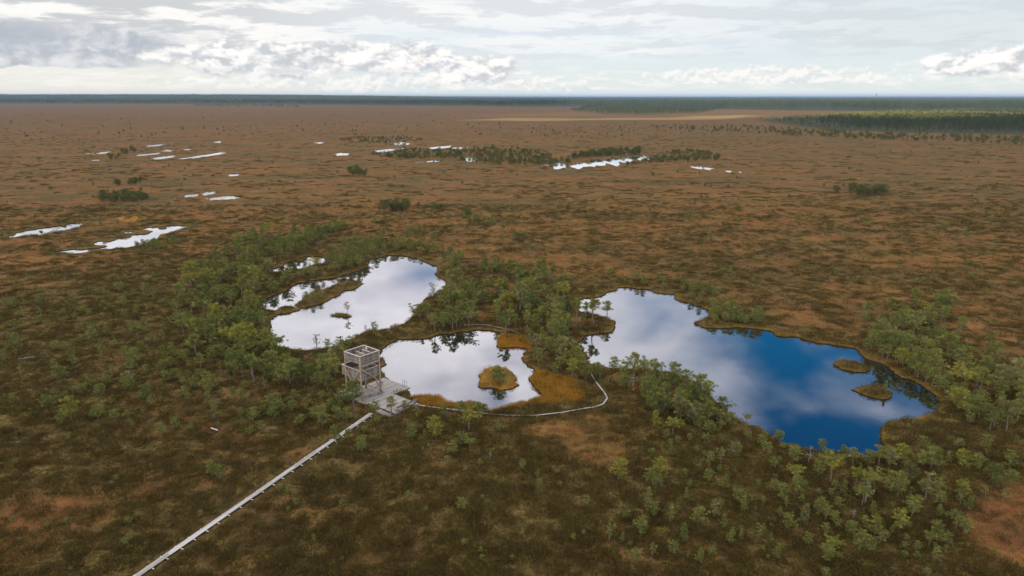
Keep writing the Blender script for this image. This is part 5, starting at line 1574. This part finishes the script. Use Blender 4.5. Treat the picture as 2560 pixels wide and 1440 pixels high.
# ------------------------------------------------------------------ watchtower
TW0, TW1, TB0, TB1 = 0.66, 4.27, 7.20, 10.80       # plan in deck axes
def build_tower():
    o = DK((TW0 + TW1) / 2, (TB0 + TB1) / 2, 0.0)
    root = empty('watchtower', o, DK_A)
    tag(root, 'two-storey wooden watchtower with boarded balconies on four log posts', 'watchtower')
    root.scale = (1, 1, 1.065)
    A, B = (TW1 - TW0) / 2, (TB1 - TB0) / 2
    zg = 0.10
    for sa in (-1, 1):
        for sb in (-1, 1):
            mb = MB()
            top = 7.10
            mb.tube([(sa * A, sb * B, zg - 0.4), (sa * A, sb * B, 2.5), (sa * A, sb * B, top)], [0.155, 0.145, 0.125], 10)
            mb.build('post', M['log'], root, True)
    rr = random.Random(3)
    def wall(mb, p, q, z0, z1, bw=0.125, th=0.028):
        p, q = Vector(p), Vector(q)
        L = (q - p).length
        d = (q - p) / L
        k = 0.0
        while k < L - 0.03:
            w = min(bw, L - k)
            c = p + d * (k + w / 2)
            dz = rr.uniform(-0.02, 0.02)
            mb.bar((c.x, c.y, z0 + dz), (c.x, c.y, z1), w - 0.012, th, up=d.cross(Vector((0, 0, 1))))
            k += bw
    def storey(name, a0, a1, b0, b1, zf, zr, sk):
        fl = MB()
        b = b0
        while b < b1 - 0.02:
            w = min(0.15, b1 - b)
            fl.box(((a0 + a1) / 2, b + w / 2, zf), a1 - a0, w - 0.012, 0.045)
            b += 0.15
        f = fl.build(name + '_floor', M['grey'], root)
        js = MB()
        for bb in (b0 + 0.1, (b0 + b1) / 2, b1 - 0.1):
            js.bar((a0 - 0.12, bb, zf - 0.12), (a1 + 0.12, bb, zf - 0.12), 0.10, 0.19)
        js.build('joist', M['grey'], f)
        cs = [(a0, b0), (a1, b0), (a1, b1), (a0, b1)]
        for i in range(4):
            p, q = cs[i], cs[(i + 1) % 4]
            mb = MB()
            wall(mb, (*p, 0), (*q, 0), zf - sk, zr - 0.03)
            w_ = mb.build('boarded_side', M['grey'], root)
            # outside rails at half height and at the floor, inside posts
            pv, qv = Vector((*p, 0)), Vector((*q, 0))
            d = (qv - pv).normalized()
            nrm = Vector((d.y, -d.x, 0)) * 0.035
            mb = MB()
            for zz, hh in ((zf + (zr - zf) * 0.36, 0.10), (zf - sk + 0.03, 0.09)):
                mb.bar(pv + nrm + Vector((0, 0, zz)), qv + nrm + Vector((0, 0, zz)), 0.036, hh)
            mb.build('batten', M['batten'], w_)
            mb = MB()
            e = 0.06
            mb.bar(pv - d * (e if i % 2 else -0.12) + Vector((0, 0, zr)), qv + d * (e if i % 2 else -0.12) + Vector((0, 0, zr)), 0.20, 0.05)
            mb.build('handrail', M['rail'], w_)
            n_ = 3
            mb = MB()
            for k in range(1, n_):
                c = pv + (qv - pv) * k / n_ - nrm * 1.6
                mb.bar((c.x, c.y, zf), (c.x, c.y, zr - 0.03), 0.07, 0.07)
            mb.build('stud', M['grey'], w_)
        return f
    # local axes: x along E1 (towards the water), y along E2 (to the left)
    storey('upper', -A - 0.02, A + 0.02, -B - 0.02, B + 0.02, 6.18, 7.16, 0.12)
    storey('lower', -A + 0.05, A - 0.38, -B - 0.05, B + 1.0, 3.90, 4.97, 0.36)
    # sloping apron below the upper storey on the deck side (the +x side runs from near to far)
    mb = MB()
    for k in range(2):
        mb.bar((-A + 0.05, -B - 0.12 - 0.09 * k, 5.80 - 0.12 * k), (A - 0.02, -B - 0.12 - 0.09 * k, 5.80 - 0.12 * k), 0.14, 0.03, up=(0, -0.8, 0.6))
    mb.build('apron', M['grey'], root)
    # beams that carry the storeys
    for z_, ex in ((5.72, 0.2), (3.55, 0.2)):
        for sb in (-1, 1):
            mb = MB()
            mb.tube([(-A - ex, sb * (B - 0.22), z_), (A + ex, sb * (B - 0.22), z_)], [0.10, 0.10], 8)
            mb.build('beam', M['log'], root, True)
    # braces
    def brace(p, q, r=0.085):
        mb = MB()
        mb.tube([p, q], [r, r * 0.92], 8)
        mb.build('brace', M['log'], root, True)
    n_, r_, l_, b_ = (-A, -B), (A, -B), (-A, B), (A, B)
    of = 0.18
    brace((-A, -B - of, 5.35), (A + 0.3, -B - of, 2.15), 0.10)
    brace((A - 1.0, -B - of - 0.05, 2.75), (A + 0.28, -B - of - 0.05, 0.60), 0.085)
    brace((-A - 0.2, -B - of, 1.95), (A + 0.3, -B - of, 1.95), 0.095)
    brace((-A - of, -B, 5.0), (-A - of, B - 0.7, 1.9), 0.085)
    brace((-A - of, B, 4.8), (-A - of, -B + 0.4, 1.6), 0.075)
    brace((A + of, -B - 0.25, 0.95), (A + of, B + 0.25, 0.95), 0.085)
    brace((A + of, -B, 1.2), (A + of, B, 4.4), 0.08)
    # stair from the deck up to the lower storey, inside the left face
    st = empty('stair', (0, 0, 0))
    st.parent = root
    x0, x1 = -A + 0.28, -A + 1.15
    p0, p1 = Vector((0, -B + 0.35, DZ)), Vector((0, B + 0.55, 3.92))
    for xx_ in (x0, x1):
        mb = MB()
        mb.bar(p0 + Vector((xx_, 0, 0)), p1 + Vector((xx_, 0, 0)), 0.06, 0.26)
        mb.build('stringer', M['grey'], st)
    mb = MB()
    for k in range(1, 15):
        c = p0.lerp(p1, k / 15)
        mb.box((x0 / 2 + x1 / 2, c.y, c.z + 0.06), x1 - x0 - 0.07, 0.24, 0.045)
    mb.build('tread', M['rail'], st)
    mb = MB()
    mb.bar(p0 + Vector((x0 - 0.06, 0, 0.95)), p1 + Vector((x0 - 0.06, 0, 0.95)), 0.06, 0.10)
    for k in (0.12, 0.5, 0.86):
        c = p0.lerp(p1, k)
        mb.bar((x0 - 0.06, c.y, c.z), (x0 - 0.06, c.y, c.z + 0.93), 0.06, 0.06)
    mb.build('stair_rail', M['grey'], st)
    # stair from the lower to the upper storey with the guard rails round its opening
    st2 = empty('upper_stair', (0, 0, 0))
    st2.parent = root
    q0, q1 = Vector((0, -B + 0.9, 4.0)), Vector((0, B - 0.5, 6.1))
    xa, xb = 0.15, 0.95
    for xx_ in (xa, xb):
        mb = MB()
        mb.bar(q0 + Vector((xx_, 0, 0)), q1 + Vector((xx_, 0, 0)), 0.05, 0.2)
        mb.build('stringer', M['grey'], st2)
    mb = MB()
    for k in range(1, 9):
        c = q0.lerp(q1, k / 9)
        mb.box(((xa + xb) / 2, c.y, c.z + 0.04), xb - xa - 0.06, 0.22, 0.04)
    mb.build('tread', M['rail'], st2)
    for xx_ in (-0.35, 0.75):
        mb = MB()
        mb.bar((xx_, -B + 0.75, 7.02), (xx_, B - 0.95, 7.02), 0.15, 0.06)
        for yy_ in (-B + 0.85, B - 1.05):
            mb.bar((xx_, yy_, 6.20), (xx_, yy_, 6.99), 0.08, 0.08)
        mb.build('guard_rail', M['rail'], root)
    # notices
    mb = MB()
    mb.box((A - 0.07, B - 0.75, 6.86), 0.03, 0.42, 0.34)
    mb.build('notice_board', M['sign'], root)
build_tower()
def info_sign():
    p = DK(0.75, 6.6, DZ)
    root = empty('information_sign', p, DK_A)
    tag(root, 'small white and blue information board on a post by the tower\'s near leg', 'sign')
    mb = MB()
    mb.bar((0, 0, 0.0), (0, 0, 1.25), 0.09, 0.09)
    mb.build('post', M['log'], root)
    mb = MB()
    mb.bar((-0.07, -0.30, 1.22), (-0.07, 0.30, 1.22), 0.03, 0.5, up=(-0.5, 0, 0.8))
    b_ = mb.build('panel', M['sign'], root)
    mb = MB()
    mb.bar((-0.09, -0.27, 1.36), (-0.09, 0.27, 1.36), 0.035, 0.16, up=(-0.5, 0, 0.8))
    mb.build('blue_strip', M['signblue'], b_)
info_sign()

# ------------------------------------------------------------------ boardwalks
def boardwalk():
    a, b = Vector((*WALK[0], 0)), Vector((*WALK[-1], 0))
    root = empty('boardwalk', a)
    tag(root, 'straight grey plank boardwalk leading over the heath up to the deck', 'boardwalk')
    d = (b - a).normalized()
    nrm = Vector((-d.y, d.x, 0))
    L = (b - a).length
    rr = random.Random(8)
    mb = MB()
    for k, off in enumerate((-0.222, 0.0, 0.222)):
        s_ = rr.uniform(0, 2.0) - 3
        while s_ < L:
            e = min(s_ + rr.uniform(3.6, 4.4), L)
            if e > 0:
                o = nrm * (off + rr.uniform(-0.02, 0.02))
                z0, z1 = 0.34 + rr.uniform(-0.012, 0.012), 0.34 + rr.uniform(-0.012, 0.012)
                mb.bar(d * max(0, s_) + o + Vector((0, 0, z0)), d * (e - 0.02) + o + Vector((0, 0, z1)), 0.196, 0.05)
            s_ = e
    mb.build('walkway', M['walk'], root)
    s_ = 12.2
    while s_ < L - 0.6:
        mb = MB()
        c = d * s_ + Vector((0, 0, 0.262))
        l_, r_ = rr.uniform(0.42, 0.52), rr.uniform(0.52, 0.72)
        mb.tube([c - nrm * r_, c + nrm * l_], [0.055, 0.055], 8)
        mb.build('sleeper', M['sleeper'], root)
        s_ += rr.uniform(1.5, 1.8)
boardwalk()
def narrow_trail(pts, label, seed, w=0.105, mat='walk'):
    rr = random.Random(seed)
    root = empty('plank_trail', (*pts[0], 0.0))
    tag(root, label, 'boardwalk')
    o = Vector((*pts[0], 0))
    mb = MB()
    for a, b in zip(pts, pts[1:]):
        a, b = Vector((*a, 0)) - o, Vector((*b, 0)) - o
        d = (b - a).normalized()
        nrm = Vector((-d.y, d.x, 0))
        n_ = max(1, round((b - a).length / 3.5))
        for i in range(n_):
            p, q = a.lerp(b, i / n_), a.lerp(b, (i + 1) / n_) - d * 0.03
            for s_ in (-1, 1):
                if rr.random() < 0.04:
                    continue
                off = nrm * (s_ * (w / 2 + 0.012) + rr.uniform(-0.03, 0.03))
                z = 0.36 + rr.uniform(-0.03, 0.03)
                mb.bar(p + off + Vector((0, 0, z)), q + off + Vector((0, 0, z)), w, 0.045)
    mb.build('walkway', M[mat], root)
    mb = MB()
    for a, b in zip(pts, pts[1:]):
        a, b = Vector((*a, 0.27)) - o, Vector((*b, 0.27)) - o
        d = (b - a).normalized()
        nrm = Vector((-d.y, d.x, 0))
        mb.bar(a - nrm * 0.3 + d * 0.1, a + nrm * 0.3 + d * 0.1, 0.12, 0.1)
    mb.build('sleeper', M['grey'], root)
narrow_trail(TRAIL, 'narrow plank trail curving right round the orange sedge beside the pale pond', 4)
narrow_trail(TRAIL2, 'short narrow plank trail at the pale pond\'s far shore below the groves', 5, 0.06, 'batten')
def loose_plank():
    a, b = Vector((*G(528, 1077), 0.45)), Vector((*G(545, 1083), 0.45))
    mb = MB()
    c = (a + b) / 2
    mb.bar(a - c, b - c, 0.24, 0.06)
    o = mb.build('plank', M['rail'], None)
    o.location = c
    tag(o, 'single pale plank laid across the red footpath on the left heath', 'plank')
loose_plank()
def plank_pile():
    a, b = Vector((*G(40, 907), 0.35)), Vector((*G(91, 899), 0.35))
    c = (a + b) / 2
    root = empty('plank_pile', c, math.atan2((b - a).y, (b - a).x))
    L = (b - a).length
    rr = random.Random(2)
    tag(root, 'pile of weathered grey boards lying in the heath at the left edge', 'board pile')
    for k in range(7):
        mb = MB()
        x_ = rr.uniform(-0.4, 0.4)
        mb.bar((-L / 2 + x_, -0.5 + 0.16 * k, 0.06 + 0.09 * (k % 3)), (L / 2 + x_ - rr.uniform(0, 0.8), -0.5 + 0.16 * k + rr.uniform(-.1, .1), 0.06 + 0.09 * (k % 3)), 0.15, 0.05)
        mb.build('board', M['walk'] if k % 2 else M['metal'], root)
plank_pile()
def stump(bx, by, s_, label, seed):
    rng = np.random.default_rng(seed)
    x_, y_ = G(bx, by)
    z_ = float(ground_z(x_, y_)[0][0])
    mb = MB()
    mb.tube([(0, 0, -0.2), (0.03, 0, 0.25 * s_), (0.05, 0.02, 0.6 * s_)], [0.45 * s_, 0.32 * s_, 0.27 * s_], 9)
    for k in range(5):
        a = k * 1.26 + rng.random()
        mb.tube([(0.2 * s_ * math.cos(a), 0.2 * s_ * math.sin(a), 0.2 * s_), (0.8 * s_ * math.cos(a), 0.8 * s_ * math.sin(a), -0.1)], [0.13 * s_, 0.05 * s_], 5)
    o = mb.build('tree_stump', M['stump'], None)
    o.location = (x_, y_, z_)
    tag(o, label, 'stump', 'pale stumps by the tower')
stump(852, 997, 1.2, 'larger pale root stump in the scrub left of the tower\'s dark pine', 1)
stump(864, 988, 0.9, 'smaller pale root stump just above the other stump near the tower', 2)

# ------------------------------------------------------------------ chimney-like mast on the horizon
def mast():
    y_ = 5200.0
    x_, _ = G(2188, 250)
    t_ = (2188 - 1280) / FPX
    x_ = t_ * (y_ * math.cos(PITCH) + CAM_H * math.sin(PITCH))
    root = empty('mast', (x_, y_, 0))
    tag(root, 'thin reddish mast standing above the forest on the right horizon', 'mast')
    mb = MB()
    mb.tube([(0, 0, 0), (0, 0, 30), (0, 0, 60)], [4.0, 3.2, 2.4], 10)
    mb.build('shaft', mat_plain('mast_red', (0.30, 0.16, 0.13)), root)
    mb = MB()
    mb.box((0, 0, 57), 9, 9, 1.2)
    mb.build('platform', mat_plain('mast_grey', (0.3, 0.3, 0.3)), root)
mast()

# ------------------------------------------------------------------ clouds behind the camera: their shade lies over the near bog
def cloud(ring, z0, seed, thick=150):
    """ring: outline of the shade on the ground; the cloud hangs up-sun of it"""
    rng = np.random.default_rng(seed)
    off = sv * (z0 / sv.z)
    ring = [np.array(p, float) + np.array([off.x, off.y]) for p in ring]
    c = np.mean(ring, 0)
    # resample the outline
    pts = []
    for a, b in zip(ring, ring[1:] + ring[:1]):
        n_ = max(2, int(np.hypot(*(b - a)) / 130))
        for i in range(n_):
            pts.append(a + (b - a) * i / n_)
    pts = np.array(pts)
    w = (fbm(pts[:, 0] / 300, pts[:, 1] / 300, seed, 3) - 0.5) * 150
    d = pts - c
    pts = c + d * (1 + w / np.linalg.norm(d, axis=1))[:, None]
    n_ = len(pts)
    rings = []
    for f, zt in ((1.0, 0.0), (0.97, 0.18), (0.9, 0.45), (0.75, 0.75), (0.5, 0.9), (0.2, 1.0)):
        q = c + (pts - c) * f
        zz = z0 + thick * zt * (0.6 + 0.8 * fbm(q[:, 0] / 420, q[:, 1] / 420, seed + 3, 3))
        rings.append(np.column_stack([q, zz]))
    bot = []
    for f in (0.85, 0.5, 0.2):
        q = c + (pts - c) * f
        bot.append(np.column_stack([q, z0 - 30 - 60 * fbm(q[:, 0] / 300, q[:, 1] / 300, seed + 5, 2)]))
    allr = bot[::-1] + rings
    v = np.concatenate(allr + [np.array([[c[0], c[1], z0 - 60], [c[0], c[1], z0 + thick]])])
    f_ = []
    for k in range(len(allr) - 1):
        for i in range(n_):
            j = (i + 1) % n_
            f_.append((k * n_ + i, k * n_ + j, (k + 1) * n_ + j, (k + 1) * n_ + i))
    b_, t_ = len(v) - 2, len(v) - 1
    for i in range(n_):
        j = (i + 1) % n_
        f_.append((b_, j, i))
        f_.append((t_, (len(allr) - 1) * n_ + i, (len(allr) - 1) * n_ + j))
    me = bpy.data.meshes.new('cloud')
    me.from_pydata([tuple(p) for p in v], [], f_)
    me.materials.append(M['cloud'])
    me.polygons.foreach_set('use_smooth', [True] * len(me.polygons))
    me.update()
    tag(link('cloud', me), 'broad cumulus overhead behind the viewer whose shade covers the near bog', 'cloud', 'shading clouds', 'structure')
def mat_cloud():
    m, n, out = new_mat('cloud_white')
    d = n.new('ShaderNodeBsdfDiffuse')
    n.put(d.inputs['Color'], (0.9, 0.9, 0.92))
    t_ = n.new('ShaderNodeBsdfTransparent')
    mx = n.new('ShaderNodeMixShader')
    mx.inputs[0].default_value = 0.60
    n.t.links.new(t_.outputs[0], mx.inputs[1])
    n.t.links.new(d.outputs[0], mx.inputs[2])
    n.t.links.new(mx.outputs[0], out.inputs[0])
    return m
M['cloud'] = mat_cloud()
cloud([(-3500, -900), (3200, -900), (3200, 1400), (2000, 1430), (900, 1360), (400, 1320), (-300, 1400), (-3500, 1500)], 1500, 3)
cloud([(-4200, 1300), (-250, 1300), (-120, 1700), (150, 2100), (300, 2700), (250, 4300), (-4200, 4300)], 1600, 7)

# ------------------------------------------------------------------ haze
def haze():
    mb = MB()
    mb.box((0, 13500, 33), 62000, 30000, 70)
    m, n, out = new_mat('haze_air')
    v = n.new('ShaderNodeVolumePrincipled')
    v.inputs['Color'].default_value = (0.40, 0.58, 0.86, 1)
    v.inputs['Density'].default_value = 5.5e-5
    v.inputs['Anisotropy'].default_value = 0.0
    n.t.links.new(v.outputs[0], out.inputs['Volume'])
    m.cycles.homogeneous_volume = True if hasattr(m.cycles, 'homogeneous_volume') else False
    o = mb.build('haze', m)
    tag(o, 'thin bluish haze over the bog', 'haze', kind='stuff')
haze()
print('TREES hand', hand_n, 'all', len(trees), 'kept', len(keep), 'single', len(single), 'rest', len(rest))
